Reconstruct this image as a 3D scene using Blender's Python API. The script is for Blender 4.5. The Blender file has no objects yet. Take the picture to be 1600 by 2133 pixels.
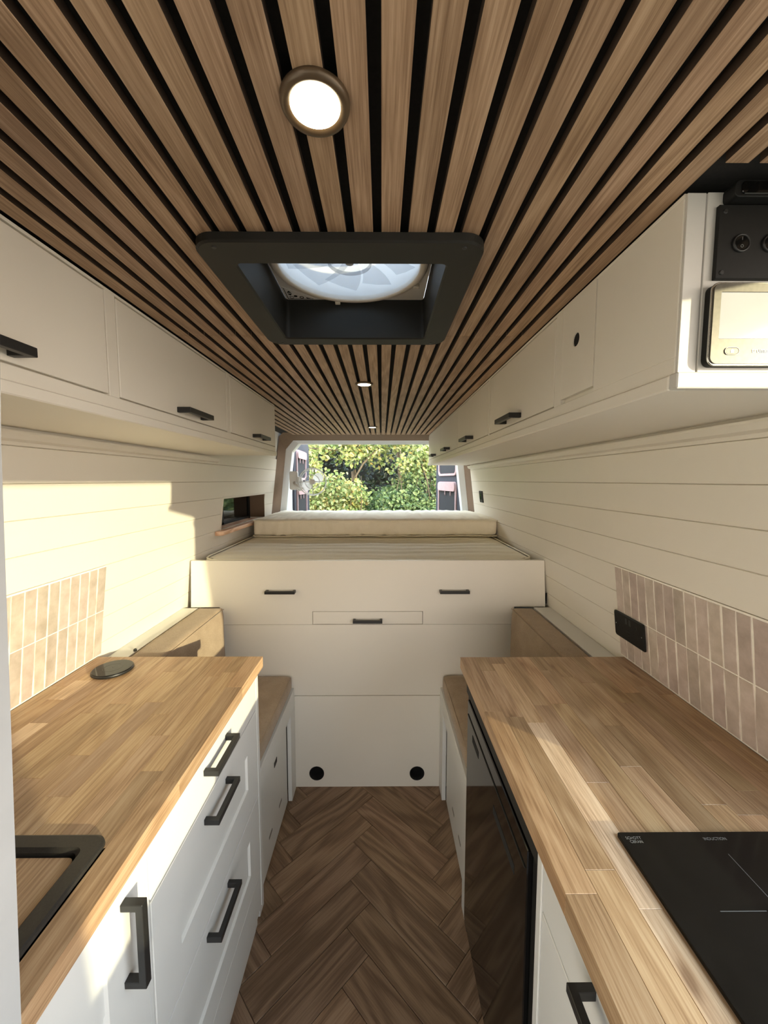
import bpy, bmesh, math, random
from mathutils import Vector, Matrix, noise as mnoise

random.seed(7)
SC = bpy.context.scene
COL = SC.collection

# ------------------------------------------------------------------ camera
F_PX, HY, VX = 806.0, 1000.0, 795.0
cam_d = bpy.data.cameras.new('camera')
cam_d.sensor_fit = 'HORIZONTAL'
cam_d.sensor_width = 36.0
cam_d.lens = 36.0 * F_PX / 1600.0
cam_d.clip_start = 0.02
cam = bpy.data.objects.new('camera', cam_d)
COL.objects.link(cam)
cam.location = (0, 0, 1.45)
cam.rotation_euler = (math.pi / 2 - math.atan((1066.5 - HY) / F_PX), 0, -math.atan((800 - VX) / F_PX))
SC.camera = cam

# ------------------------------------------------------------------ sky, sun, portals, exposure
w = bpy.data.worlds.new('sky')
SC.world = w
w.use_nodes = True
nt = w.node_tree
nt.nodes.clear()
wo = nt.nodes.new('ShaderNodeOutputWorld')
bg = nt.nodes.new('ShaderNodeBackground')
tc = nt.nodes.new('ShaderNodeTexCoord')
sx = nt.nodes.new('ShaderNodeSeparateXYZ')
rp = nt.nodes.new('ShaderNodeValToRGB')
rp.color_ramp.elements[0].position = 0.0
rp.color_ramp.elements[0].color = (1.0, 0.86, 0.72, 1)
rp.color_ramp.elements[1].position = 0.7
rp.color_ramp.elements[1].color = (0.62, 0.80, 0.96, 1)
nt.links.new(tc.outputs['Generated'], sx.inputs[0])
nt.links.new(sx.outputs['Z'], rp.inputs[0])
nt.links.new(rp.outputs[0], bg.inputs[0])
bg.inputs[1].default_value = 7.6
nt.links.new(bg.outputs[0], wo.inputs[0])

sun_d = bpy.data.lights.new('sun', 'SUN')
sun_d.energy = 4.6
sun_d.angle = math.radians(0.7)
sun_d.color = (1.0, 0.90, 0.57)
sun = bpy.data.objects.new('sun', sun_d)
COL.objects.link(sun)
sun.location = (6, -5, 4)
sun.rotation_euler = Vector((-1.0, 0.86, -0.194)).to_track_quat('-Z', 'Y').to_euler()


def portal(name, loc, direction, sx_, sy_):
    d = bpy.data.lights.new(name, 'AREA')
    d.shape = 'RECTANGLE'
    d.size, d.size_y = sx_, sy_
    d.cycles.is_portal = True
    o = bpy.data.objects.new(name, d)
    COL.objects.link(o)
    o.location = loc
    o.rotation_euler = Vector(direction).to_track_quat('-Z', 'Y').to_euler()


portal('portal_side_window', (0.80, -0.065, 1.355), (-1, 0, 0), 1.02, 0.78)
portal('portal_windscreen', (-0.06, -1.76, 0.895), (0, 1, 0), 1.7, 0.7)
portal('portal_rear', (-0.06, 3.3, 1.4), (0, -1, 0), 1.5, 0.8)
portal('portal_roof', (-0.06, 0.79, 2.06), (0, 0, -1), 0.34, 0.34)

SC.view_settings.view_transform = 'Standard'
SC.view_settings.look = 'None'
SC.view_settings.gamma = 1.0
SC.view_settings.use_curve_mapping = False
SC.view_settings.exposure = 0.44
SC.cycles.use_denoising = True
SC.cycles.max_bounces = 12
SC.cycles.diffuse_bounces = 8
SC.cycles.transparent_max_bounces = 16
SC.cycles.sample_clamp_indirect = 6.0
SC.cycles.caustics_reflective = False
SC.cycles.caustics_refractive = False

# ------------------------------------------------------------------ materials


def lin(r, g, b):
    f = lambda c: c / 12.92 if c <= 0.04045 else ((c + 0.055) / 1.055) ** 2.4
    return (f(r / 255), f(g / 255), f(b / 255), 1.0)


def newmat(name):
    m = bpy.data.materials.new(name)
    m.use_nodes = True
    n = m.node_tree
    b = n.nodes['Principled BSDF']
    return m, n, b


def plain(name, col, rough=0.5, metal=0.0, noise=0.0, scale=60, bump=0.0, coat=0.0, spec=0.5):
    m, n, b = newmat(name)
    b.inputs['Specular IOR Level'].default_value = spec
    b.inputs['Base Color'].default_value = col
    b.inputs['Roughness'].default_value = rough
    b.inputs['Metallic'].default_value = metal
    if coat:
        b.inputs['Coat Weight'].default_value = coat
        b.inputs['Coat Roughness'].default_value = 0.05
    if noise or bump:
        t = n.nodes.new('ShaderNodeTexCoord')
        no = n.nodes.new('ShaderNodeTexNoise')
        no.inputs['Scale'].default_value = scale
        no.inputs['Detail'].default_value = 4
        n.links.new(t.outputs['Object'], no.inputs['Vector'])
        if noise:
            hsv = n.nodes.new('ShaderNodeHueSaturation')
            hsv.inputs['Color'].default_value = col
            mr = n.nodes.new('ShaderNodeMapRange')
            mr.inputs['From Min'].default_value = 0.3
            mr.inputs['From Max'].default_value = 0.7
            mr.inputs['To Min'].default_value = 1 - noise
            mr.inputs['To Max'].default_value = 1 + noise
            n.links.new(no.outputs[0], mr.inputs[0])
            n.links.new(mr.outputs[0], hsv.inputs['Value'])
            n.links.new(hsv.outputs[0], b.inputs['Base Color'])
        if bump:
            bp = n.nodes.new('ShaderNodeBump')
            bp.inputs['Strength'].default_value = bump
            bp.inputs['Distance'].default_value = 0.002
            n.links.new(no.outputs[0], bp.inputs['Height'])
            n.links.new(bp.outputs[0], b.inputs['Normal'])
    return m


def wood(name, dark, mid, light, axis='Y', fine=90, stretch=0.05, vary=0.12, rough=0.5, rings=0.5, bump=0.15, ringscale=9.0, knots=0.0):
    """grain runs along the local axis; each piece gets its own offset, tint (object colour) and value"""
    m, n, b = newmat(name)
    L = n.links.new
    t = n.nodes.new('ShaderNodeTexCoord')
    oi = n.nodes.new('ShaderNodeObjectInfo')
    mul = n.nodes.new('ShaderNodeMath'); mul.operation = 'MULTIPLY'; mul.inputs[1].default_value = 37.0
    L(oi.outputs['Random'], mul.inputs[0])
    cmb = n.nodes.new('ShaderNodeCombineXYZ')
    for k in range(3):
        L(mul.outputs[0], cmb.inputs[k])
    add = n.nodes.new('ShaderNodeVectorMath'); add.operation = 'ADD'
    L(t.outputs['Object'], add.inputs[0]); L(cmb.outputs[0], add.inputs[1])
    sc = [1, 1, 1]
    sc['XYZ'.index(axis)] = stretch
    mp = n.nodes.new('ShaderNodeMapping')
    mp.inputs['Scale'].default_value = sc
    L(add.outputs[0], mp.inputs[0])
    n1 = n.nodes.new('ShaderNodeTexNoise')
    n1.inputs['Scale'].default_value = fine
    n1.inputs['Detail'].default_value = 5
    n1.inputs['Roughness'].default_value = 0.65
    L(mp.outputs[0], n1.inputs['Vector'])
    # growth rings: bands of a stretched low noise
    sc2 = [1, 1, 1]
    sc2['XYZ'.index(axis)] = max(stretch * 3, 0.18)
    mp2 = n.nodes.new('ShaderNodeMapping')
    mp2.inputs['Scale'].default_value = sc2
    L(add.outputs[0], mp2.inputs[0])
    n2 = n.nodes.new('ShaderNodeTexNoise')
    n2.inputs['Scale'].default_value = ringscale
    n2.inputs['Detail'].default_value = 1.5
    n2.inputs['Distortion'].default_value = 0.3
    L(mp2.outputs[0], n2.inputs['Vector'])
    m2 = n.nodes.new('ShaderNodeMath'); m2.operation = 'MULTIPLY'; m2.inputs[1].default_value = 55.0
    L(n2.outputs[0], m2.inputs[0])
    s2 = n.nodes.new('ShaderNodeMath'); s2.operation = 'SINE'
    L(m2.outputs[0], s2.inputs[0])
    mr = n.nodes.new('ShaderNodeMapRange')
    mr.inputs['From Min'].default_value = -1
    L(s2.outputs[0], mr.inputs[0])
    mx = n.nodes.new('ShaderNodeMix'); mx.data_type = 'FLOAT'
    mx.inputs[0].default_value = rings
    L(n1.outputs[0], mx.inputs[2]); L(mr.outputs[0], mx.inputs[3])
    cr = n.nodes.new('ShaderNodeValToRGB')
    e = cr.color_ramp.elements
    e[0].position = 0.34; e[0].color = dark
    e[1].position = 0.66; e[1].color = light
    k = e.new(0.5); k.color = mid
    L(mx.outputs[0], cr.inputs[0])
    hsv = n.nodes.new('ShaderNodeHueSaturation')
    mv = n.nodes.new('ShaderNodeMapRange')
    mv.inputs['To Min'].default_value = 1 - vary
    mv.inputs['To Max'].default_value = 1 + vary
    L(oi.outputs['Random'], mv.inputs[0])
    L(mv.outputs[0], hsv.inputs['Value'])
    L(cr.outputs[0], hsv.inputs['Color'])
    base_out = cr.outputs[0]
    if knots:
        mp3 = n.nodes.new('ShaderNodeMapping')
        s3 = [1, 1, 1]
        s3['XYZ'.index(axis)] = 0.45
        mp3.inputs['Scale'].default_value = s3
        L(add.outputs[0], mp3.inputs[0])
        vo = n.nodes.new('ShaderNodeTexVoronoi')
        vo.inputs['Scale'].default_value = 11.0
        dn = n.nodes.new('ShaderNodeMix'); dn.data_type = 'VECTOR'; dn.inputs[0].default_value = 0.035
        L(mp3.outputs[0], dn.inputs[4]); L(n2.outputs[1], dn.inputs[5])
        L(dn.outputs[1], vo.inputs['Vector'])
        kr = n.nodes.new('ShaderNodeValToRGB')
        ke = kr.color_ramp.elements
        ke[0].position = 0.04; ke[0].color = (0.36, 0.27, 0.20, 1)
        ke[1].position = 0.20; ke[1].color = (1, 1, 1, 1)
        k2 = ke.new(0.10); k2.color = (0.80, 0.74, 0.68, 1)
        L(vo.outputs['Distance'], kr.inputs[0])
        km = n.nodes.new('ShaderNodeMix'); km.data_type = 'RGBA'; km.blend_type = 'MULTIPLY'
        km.inputs[0].default_value = knots
        L(cr.outputs[0], km.inputs[6]); L(kr.outputs[0], km.inputs[7])
        base_out = km.outputs[2]
        L(base_out, hsv.inputs['Color'])
    tint = n.nodes.new('ShaderNodeMix'); tint.data_type = 'RGBA'; tint.blend_type = 'MULTIPLY'
    tint.inputs[0].default_value = 1.0
    L(hsv.outputs[0], tint.inputs[6]); L(oi.outputs['Color'], tint.inputs[7])
    L(tint.outputs[2], b.inputs['Base Color'])
    b.inputs['Roughness'].default_value = rough
    if bump:
        bp = n.nodes.new('ShaderNodeBump')
        bp.inputs['Strength'].default_value = bump
        bp.inputs['Distance'].default_value = 0.001
        L(n1.outputs[0], bp.inputs['Height'])
        L(bp.outputs[0], b.inputs['Normal'])
    return m


def fabric(name, c1, c2, scale=700, bump=0.4, soft=0.0):
    m, n, b = newmat(name)
    L = n.links.new
    t = n.nodes.new('ShaderNodeTexCoord')
    no = n.nodes.new('ShaderNodeTexNoise')
    no.inputs['Scale'].default_value = scale
    no.inputs['Detail'].default_value = 2
    L(t.outputs['Object'], no.inputs['Vector'])
    n2 = n.nodes.new('ShaderNodeTexNoise')
    n2.inputs['Scale'].default_value = 14
    n2.inputs['Detail'].default_value = 3
    L(t.outputs['Object'], n2.inputs['Vector'])
    mx = n.nodes.new('ShaderNodeMix'); mx.data_type = 'FLOAT'; mx.inputs[0].default_value = 0.3
    L(no.outputs[0], mx.inputs[2]); L(n2.outputs[0], mx.inputs[3])
    cr = n.nodes.new('ShaderNodeValToRGB')
    cr.color_ramp.elements[0].position = 0.35; cr.color_ramp.elements[0].color = c1
    cr.color_ramp.elements[1].position = 0.65; cr.color_ramp.elements[1].color = c2
    L(mx.outputs[0], cr.inputs[0])
    L(cr.outputs[0], b.inputs['Base Color'])
    b.inputs['Roughness'].default_value = 0.9
    b.inputs['Sheen Weight'].default_value = 0.15
    bp = n.nodes.new('ShaderNodeBump')
    bp.inputs['Strength'].default_value = bump
    bp.inputs['Distance'].default_value = 0.001
    L(no.outputs[0], bp.inputs['Height'])
    if soft:
        b2 = n.nodes.new('ShaderNodeBump')
        b2.inputs['Strength'].default_value = soft
        b2.inputs['Distance'].default_value = 0.01
        L(n2.outputs[0], b2.inputs['Height'])
        L(bp.outputs[0], b2.inputs['Normal'])
        L(b2.outputs[0], b.inputs['Normal'])
    else:
        L(bp.outputs[0], b.inputs['Normal'])
    return m


def emit(name, col, s):
    m, n, b = newmat(name)
    b.inputs['Base Color'].default_value = (0, 0, 0, 1)
    b.inputs['Emission Color'].default_value = col
    b.inputs['Emission Strength'].default_value = s
    return m


M = {}
M['paint'] = plain('cream_paint', (0.755, 0.72, 0.645, 1), 0.45, noise=0.015, scale=3, bump=0.05)
M['paint_cool'] = plain('white_furniture_paint', (0.67, 0.672, 0.652, 1), 0.38, noise=0.01, scale=4, bump=0.03)
M['van_white'] = plain('van_white_metal', (0.72, 0.73, 0.74, 1), 0.35, noise=0.02, scale=8)
M['slat'] = wood('slat_oak', lin(138, 110, 86), lin(166, 137, 111), lin(188, 160, 134), 'Y', 420, 0.022, 0.07, 0.55, 0.10, 0.15)
M['slatside'] = plain('dark_fibreboard', lin(62, 46, 34), 0.85, noise=0.1, scale=120)
M['felt'] = plain('black_felt', (0.012, 0.011, 0.010, 1), 0.95, noise=0.2, scale=200)
M['oak'] = wood('oak_worktop', lin(150, 119, 88), lin(179, 148, 114), lin(196, 168, 135), 'Y', 300, 0.028, 0.09, 0.42, 0.12, 0.10, 8.0, 0.8)
M['oak_edge'] = M['oak']
M['floor'] = wood('brown_oak_floor', lin(106, 83, 63), lin(129, 104, 82), lin(148, 124, 101), 'X', 230, 0.035, 0.10, 0.5, 0.24, 0.12, 7.0)
M['carpet'] = plain('brown_carpet', lin(122, 102, 84), 0.95, noise=0.12, scale=300, bump=0.5)
M['seat'] = fabric('beige_weave', lin(138, 119, 99), lin(176, 156, 133), 600, 0.5, 0.05)
M['mattress'] = fabric('cream_ticking', lin(232, 226, 206), lin(240, 234, 216), 400, 0.2, 0.2)
M['cushion'] = fabric('cream_cotton', lin(226, 217, 195), lin(238, 229, 209), 500, 0.2, 0.6)
M['black'] = plain('black_satin_metal', (0.014, 0.014, 0.014, 1), 0.42, noise=0.1, scale=120)
M['blackplastic'] = plain('black_plastic', (0.008, 0.008, 0.0075, 1), 0.55, noise=0.1, scale=150, bump=0.03, spec=0.25)
M['garnish'] = plain('charcoal_vent_plastic', (0.015, 0.0145, 0.0125, 1), 0.55, noise=0.12, scale=12, bump=0.05, spec=0.35)
M['gloss'] = plain('black_gloss_glass', (0.005, 0.005, 0.005, 1), 0.06, noise=0.1, scale=3, spec=0.32)
M['hob'] = plain('black_ceramic_glass', (0.006, 0.0055, 0.005, 1), 0.10, noise=0.2, scale=60, spec=0.22)
M['sinkblack'] = plain('black_granite_sink', (0.022, 0.020, 0.017, 1), 0.5, noise=0.25, scale=400, bump=0.05)
M['print'] = plain('pale_grey_print', (0.12, 0.12, 0.115, 1), 0.5, noise=0.02, scale=50)
M['printwhite'] = plain('white_print', (0.85, 0.85, 0.82, 1), 0.5, noise=0.02, scale=50)
M['grout'] = plain('cream_grout', (0.86, 0.82, 0.74, 1), 0.8, noise=0.05, scale=80, bump=0.1)
M['endpaint_shaded'] = plain('shaded_off_white_end_paint', (0.57, 0.56, 0.53, 1), 0.45, noise=0.03, scale=20, bump=0.05)  # off-white paint darkened: the shade on the cabinet end is in this colour
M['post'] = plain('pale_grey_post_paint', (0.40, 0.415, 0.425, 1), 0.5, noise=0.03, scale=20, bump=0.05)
M['dark'] = plain('dark_hollow', (0.004, 0.0038, 0.0035, 1), 0.9, noise=0.1, scale=40)
M['chrome'] = plain('zinc_metal', (0.6, 0.6, 0.6, 1), 0.3, 1.0, noise=0.03, scale=40)
M['hinge'] = plain('grey_hinge_metal', (0.25, 0.24, 0.22, 1), 0.5, 0.5, noise=0.05, scale=90)
M['whiteplastic'] = plain('white_plastic', (0.70, 0.69, 0.67, 1), 0.35, noise=0.02, scale=30)
M['clips'] = plain('cream_plastic', (0.70, 0.66, 0.60, 1), 0.4, noise=0.02, scale=30)
M['pine'] = wood('pine_sill', lin(196, 152, 118), lin(222, 182, 148), lin(236, 202, 172), 'Y', 80, 0.05, 0.05, 0.5, 0.3, 0.05)
M['dooriner'] = plain('navy_door_lining', lin(38, 42, 54), 0.75, noise=0.15, scale=30, bump=0.1)
M['recess'] = plain('matt_navy_recess', lin(24, 26, 32), 0.8, noise=0.1, scale=30)
M['pink'] = plain('dusty_pink_lining', lin(172, 142, 141), 0.7, noise=0.08, scale=40)
M['thermo'] = plain('grey_control_metal', lin(84, 80, 70), 0.4, 0.35, noise=0.12, scale=220)
M['lcd'] = plain('glossy_grey_screen', (0.42, 0.43, 0.44, 1), 0.12, noise=0.03, scale=15)
M['silver'] = plain('silver_bezel', (0.55, 0.53, 0.48, 1), 0.25, 0.9, noise=0.03, scale=60)
M['pebble'] = plain('gravel_ground', lin(120, 108, 90), 0.95, noise=0.35, scale=12, bump=0.6)
M['lamp'] = emit('warm_diffuser', (1.0, 0.82, 0.52, 1), 22.0)
M['lampring'] = plain('bronze_lamp_ring', lin(92, 76, 58), 0.35, 0.3, noise=0.05, scale=60)
M['bark'] = plain('grey_brown_bark', lin(84, 72, 54), 0.9, noise=0.3, scale=25, bump=0.6)
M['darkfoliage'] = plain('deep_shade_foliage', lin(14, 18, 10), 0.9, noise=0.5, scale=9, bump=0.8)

# tinted niche glass
M['tint'] = plain('dark_tinted_glass', (0.006, 0.007, 0.007, 1), 0.05, noise=0.1, scale=4)


def tile_mat():
    m, n, b = newmat('pinkish_zellige')
    L = n.links.new
    t = n.nodes.new('ShaderNodeTexCoord')
    oi = n.nodes.new('ShaderNodeObjectInfo')
    ad = n.nodes.new('ShaderNodeVectorMath'); ad.operation = 'ADD'
    mul = n.nodes.new('ShaderNodeMath'); mul.operation = 'MULTIPLY'; mul.inputs[1].default_value = 91.0
    L(oi.outputs['Random'], mul.inputs[0])
    cb = n.nodes.new('ShaderNodeCombineXYZ')
    L(mul.outputs[0], cb.inputs[0]); L(mul.outputs[0], cb.inputs[1])
    L(t.outputs['Object'], ad.inputs[0]); L(cb.outputs[0], ad.inputs[1])
    no = n.nodes.new('ShaderNodeTexNoise')
    no.inputs['Scale'].default_value = 24
    no.inputs['Detail'].default_value = 4
    no.inputs['Roughness'].default_value = 0.6
    L(ad.outputs[0], no.inputs['Vector'])
    cr = n.nodes.new('ShaderNodeValToRGB')
    e = cr.color_ramp.elements
    e[0].position = 0.3; e[0].color = lin(172, 158, 147)
    e[1].position = 0.72; e[1].color = lin(202, 189, 180)
    k = e.new(0.5); k.color = lin(187, 173, 163)
    L(no.outputs[0], cr.inputs[0])
    hsv = n.nodes.new('ShaderNodeHueSaturation')
    mv = n.nodes.new('ShaderNodeMapRange')
    mv.inputs['To Min'].default_value = 0.90
    mv.inputs['To Max'].default_value = 1.08
    L(oi.outputs['Random'], mv.inputs[0]); L(mv.outputs[0], hsv.inputs['Value'])
    mh = n.nodes.new('ShaderNodeMapRange')
    mh.inputs['To Min'].default_value = 0.485
    mh.inputs['To Max'].default_value = 0.515
    fr = n.nodes.new('ShaderNodeMath'); fr.operation = 'FRACT'
    L(mul.outputs[0], fr.inputs[0]); L(fr.outputs[0], mh.inputs[0]); L(mh.outputs[0], hsv.inputs['Hue'])
    L(cr.outputs[0], hsv.inputs['Color']); L(hsv.outputs[0], b.inputs['Base Color'])
    b.inputs['Roughness'].default_value = 0.3
    bp = n.nodes.new('ShaderNodeBump')
    bp.inputs['Strength'].default_value = 0.15
    bp.inputs['Distance'].default_value = 0.004
    L(no.outputs[0], bp.inputs['Height']); L(bp.outputs[0], b.inputs['Normal'])
    return m


M['tile'] = tile_mat()


def clear_mat(name, col, alpha, rough=0.2, transl=0.0):
    m, n, b = newmat(name)
    L = n.links.new
    out = n.nodes['Material Output']
    tr = n.nodes.new('ShaderNodeBsdfTransparent')
    mix = n.nodes.new('ShaderNodeMixShader')
    mix.inputs[0].default_value = alpha
    b.inputs['Base Color'].default_value = col
    b.inputs['Roughness'].default_value = rough
    src = b.outputs[0]
    if transl:
        tl = n.nodes.new('ShaderNodeBsdfTranslucent')
        tl.inputs[0].default_value = col
        m2 = n.nodes.new('ShaderNodeMixShader')
        m2.inputs[0].default_value = transl
        L(b.outputs[0], m2.inputs[1]); L(tl.outputs[0], m2.inputs[2])
        src = m2.outputs[0]
    L(tr.outputs[0], mix.inputs[1]); L(src, mix.inputs[2])
    L(mix.outputs[0], out.inputs[0])
    return m


M['screen'] = clear_mat('insect_screen', (0.55, 0.56, 0.58, 1), 0.28, 0.6)
M['blade'] = clear_mat('clear_grey_blade', (0.25, 0.29, 0.34, 1), 0.36, 0.2, 0.4)
M['lid'] = clear_mat('frosted_vent_lid', (0.24, 0.27, 0.31, 1), 0.97, 0.3, 0.85)
M['clearplastic'] = clear_mat('clear_fan_plastic', (0.75, 0.74, 0.72, 1), 0.85, 0.2, 0.4)
M['fanblade'] = clear_mat('milky_fan_blade', (0.80, 0.79, 0.76, 1), 0.88, 0.3, 0.5)


def leaf_mat(name, cols):
    m, n, b = newmat(name)
    L = n.links.new
    g = n.nodes.new('ShaderNodeNewGeometry')
    cr = n.nodes.new('ShaderNodeValToRGB')
    e = cr.color_ramp.elements
    e[0].position = 0; e[0].color = cols[0]
    e[1].position = 1; e[1].color = cols[-1]
    for i, c in enumerate(cols[1:-1]):
        k = e.new((i + 1) / (len(cols) - 1)); k.color = c
    L(g.outputs['Random Per Island'], cr.inputs[0])
    L(cr.outputs[0], b.inputs['Base Color'])
    b.inputs['Roughness'].default_value = 0.45
    tl = n.nodes.new('ShaderNodeBsdfTranslucent')
    L(cr.outputs[0], tl.inputs[0])
    mx = n.nodes.new('ShaderNodeMixShader'); mx.inputs[0].default_value = 0.3
    L(b.outputs[0], mx.inputs[1]); L(tl.outputs[0], mx.inputs[2])
    L(mx.outputs[0], n.nodes['Material Output'].inputs[0])
    return m


M['leaf_gold'] = leaf_mat('yellow_green_leaves', [lin(78, 100, 48), lin(124, 142, 78), lin(164, 170, 108), lin(182, 182, 126), lin(112, 132, 72), lin(150, 156, 92), lin(176, 150, 84)])
M['leaf_mid'] = leaf_mat('mid_green_leaves', [lin(50, 72, 38), lin(80, 102, 56), lin(108, 128, 76), lin(140, 150, 98)])
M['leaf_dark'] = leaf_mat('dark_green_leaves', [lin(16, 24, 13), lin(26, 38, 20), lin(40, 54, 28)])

# ------------------------------------------------------------------ mesh helpers
WORLD = {}


class MB:
    def __init__(self):
        self.bm = bmesh.new()

    def merge(self, b2):
        vm = {}
        for v in b2.verts:
            vm[v] = self.bm.verts.new(v.co)
        for f in b2.faces:
            try:
                nf = self.bm.faces.new([vm[v] for v in f.verts])
                nf.smooth = f.smooth
                nf.material_index = f.material_index
            except ValueError:
                pass
        b2.free()
        return self

    def box(self, x0, x1, y0, y1, z0, z1, bev=0.0, seg=1):
        b = bmesh.new()
        vs = [b.verts.new((x, y, z)) for x in (x0, x1) for y in (y0, y1) for z in (z0, z1)]
        for f in ((0, 1, 3, 2), (4, 6, 7, 5), (0, 4, 5, 1), (2, 3, 7, 6), (0, 2, 6, 4), (1, 5, 7, 3)):
            b.faces.new([vs[i] for i in f])
        bmesh.ops.recalc_face_normals(b, faces=b.faces)
        if bev:
            bmesh.ops.bevel(b, geom=list(b.edges), offset=bev, segments=seg, affect='EDGES', profile=0.5)
            if seg > 1:
                for f in b.faces:
                    f.smooth = True
        return self.merge(b)

    def prism(self, poly, axis, a0, a1, bev=0.0):
        """poly in the plane normal to axis: 'X' -> (y,z), 'Y' -> (x,z), 'Z' -> (x,y)"""
        b = bmesh.new()
        def P(p, a):
            return {'X': (a, p[0], p[1]), 'Y': (p[0], a, p[1]), 'Z': (p[0], p[1], a)}[axis]
        v0 = [b.verts.new(P(p, a0)) for p in poly]
        v1 = [b.verts.new(P(p, a1)) for p in poly]
        b.faces.new(v0); b.faces.new(v1[::-1])
        n = len(poly)
        for i in range(n):
            b.faces.new((v0[i], v1[i], v1[(i + 1) % n], v0[(i + 1) % n]))
        bmesh.ops.recalc_face_normals(b, faces=b.faces)
        if bev:
            bmesh.ops.bevel(b, geom=list(b.edges), offset=bev, segments=1, affect='EDGES')
        return self.merge(b)

    def plate(self, poly, holes, axis, a0, a1):
        """a plate with holes"""
        b = bmesh.new()
        def P(p, a):
            return {'X': (a, p[0], p[1]), 'Y': (p[0], a, p[1]), 'Z': (p[0], p[1], a)}[axis]
        es = []
        for lp in [poly] + holes:
            vs = [b.verts.new(P(p, a0)) for p in lp]
            for i in range(len(vs)):
                es.append(b.edges.new((vs[i], vs[(i + 1) % len(vs)])))
        bmesh.ops.triangle_fill(b, edges=es, use_beauty=True)
        r = bmesh.ops.extrude_face_region(b, geom=list(b.faces))
        d = {'X': Vector((a1 - a0, 0, 0)), 'Y': Vector((0, a1 - a0, 0)), 'Z': Vector((0, 0, a1 - a0))}[axis]
        bmesh.ops.translate(b, verts=[v for v in r['geom'] if isinstance(v, bmesh.types.BMVert)], vec=d)
        bmesh.ops.recalc_face_normals(b, faces=b.faces)
        return self.merge(b)

    def loft(self, loops, close=True, cap0=False, cap1=False, smooth=False):
        b = bmesh.new()
        L = [[b.verts.new(p) for p in lp] for lp in loops]
        n = len(loops[0])
        for a, c in zip(L[:-1], L[1:]):
            for i in range(n if close else n - 1):
                f = b.faces.new((a[i], a[(i + 1) % n], c[(i + 1) % n], c[i]))
                f.smooth = smooth
        if cap0: b.faces.new(L[0])
        if cap1: b.faces.new(L[-1][::-1])
        bmesh.ops.recalc_face_normals(b, faces=b.faces)
        return self.merge(b)

    def lathe(self, prof, c, axis='Z', seg=40, smooth=True, cap0=False, cap1=False):
        loops = []
        for r, h in prof:
            lp = []
            for i in range(seg):
                t = 2 * math.pi * i / seg
                u, v = r * math.cos(t), r * math.sin(t)
                p = {'Z': (u, v, h), 'Y': (u, h, v), 'X': (h, u, v)}[axis]
                lp.append(Vector(p) + Vector(c))
            loops.append(lp)
        return self.loft(loops, True, cap0, cap1, smooth)

    def tube(self, pts, r, seg=8, closed=False, r1=None):
        pts = [Vector(p) for p in pts]
        n = len(pts)
        loops = []
        up = None
        for i, p in enumerate(pts):
            a = pts[(i - 1) % n] if (closed or i > 0) else p
            c = pts[(i + 1) % n] if (closed or i < n - 1) else p
            d = (c - a).normalized()
            if up is None:
                up = Vector((0, 0, 1)) if abs(d.z) < 0.9 else Vector((1, 0, 0))
            s = d.cross(up)
            if s.length < 1e-5:
                s = d.cross(Vector((1, 0.3, 0)))
            s.normalize()
            u = s.cross(d).normalized()
            up = u
            rr = r if r1 is None else r + (r1 - r) * i / max(1, n - 1)
            loops.append([p + (s * math.cos(2 * math.pi * k / seg) + u * math.sin(2 * math.pi * k / seg)) * rr for k in range(seg)])
        if closed:
            loops.append(loops[0])
        return self.loft(loops, True, not closed, not closed, True)

    def soft(self, lo, hi, r, n=(20, 20, 6), amp=0.0, freq=6.0, puff=0.0):
        """rounded box with a fine skin, ruffled by noise"""
        b = bmesh.new()
        bmesh.ops.create_cube(b, size=2.0)
        # build faces as grids
        b.clear()
        vd = {}
        N = [max(2, k) for k in n]
        lo, hi = Vector(lo), Vector(hi)
        def pt(i, j, k):
            key = (i, j, k)
            if key in vd: return vd[key]
            q = Vector((lo[0] + (hi[0] - lo[0]) * i / N[0], lo[1] + (hi[1] - lo[1]) * j / N[1], lo[2] + (hi[2] - lo[2]) * k / N[2]))
            c = Vector([min(max(q[a], lo[a] + r), hi[a] - r) for a in range(3)])
            d = q - c
            if d.length > 1e-9:
                m = max(abs(d[0]), abs(d[1]), abs(d[2]))
                q = c + d.normalized() * m
                nn = d.normalized()
                off = 0
                if amp:
                    off += amp * mnoise.noise(Vector((q.x * freq[0], q.y * freq[1], q.z * freq[2])) if isinstance(freq, tuple) else q * freq)
                if puff:
                    u = [(q[a] - lo[a]) / (hi[a] - lo[a]) for a in range(3)]
                    big = max(range(3), key=lambda a: abs(nn[a]))
                    o2 = [a for a in range(3) if a != big]
                    off += puff * math.sin(math.pi * min(max(u[o2[0]], 0), 1)) ** 0.5 * math.sin(math.pi * min(max(u[o2[1]], 0), 1)) ** 0.5
                q = q + nn * off
            vd[key] = b.verts.new(q)
            return vd[key]
        for a in range(3):
            u, v = [k for k in range(3) if k != a]
            for side in (0, N[a]):
                for i in range(N[u]):
                    for j in range(N[v]):
                        ks = []
                        for di, dj in ((0, 0), (1, 0), (1, 1), (0, 1)):
                            q = [0, 0, 0]
                            q[a] = side; q[u] = i + di; q[v] = j + dj
                            ks.append(pt(*q))
                        f = b.faces.new(ks)
                        f.smooth = True
        bmesh.ops.recalc_face_normals(b, faces=b.faces)
        return self.merge(b)


def rrect(x0, x1, y0, y1, r, k=6):
    pts = []
    for cx, cy, a0 in ((x1 - r, y1 - r, 0), (x0 + r, y1 - r, 90), (x0 + r, y0 + r, 180), (x1 - r, y0 + r, 270)):
        for i in range(k + 1):
            a = math.radians(a0 + 90 * i / k)
            pts.append((cx + r * math.cos(a), cy + r * math.sin(a)))
    return pts


def circ(cx, cy, r, n=24):
    return [(cx + r * math.cos(2 * math.pi * i / n), cy + r * math.sin(2 * math.pi * i / n)) for i in range(n)]


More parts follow.
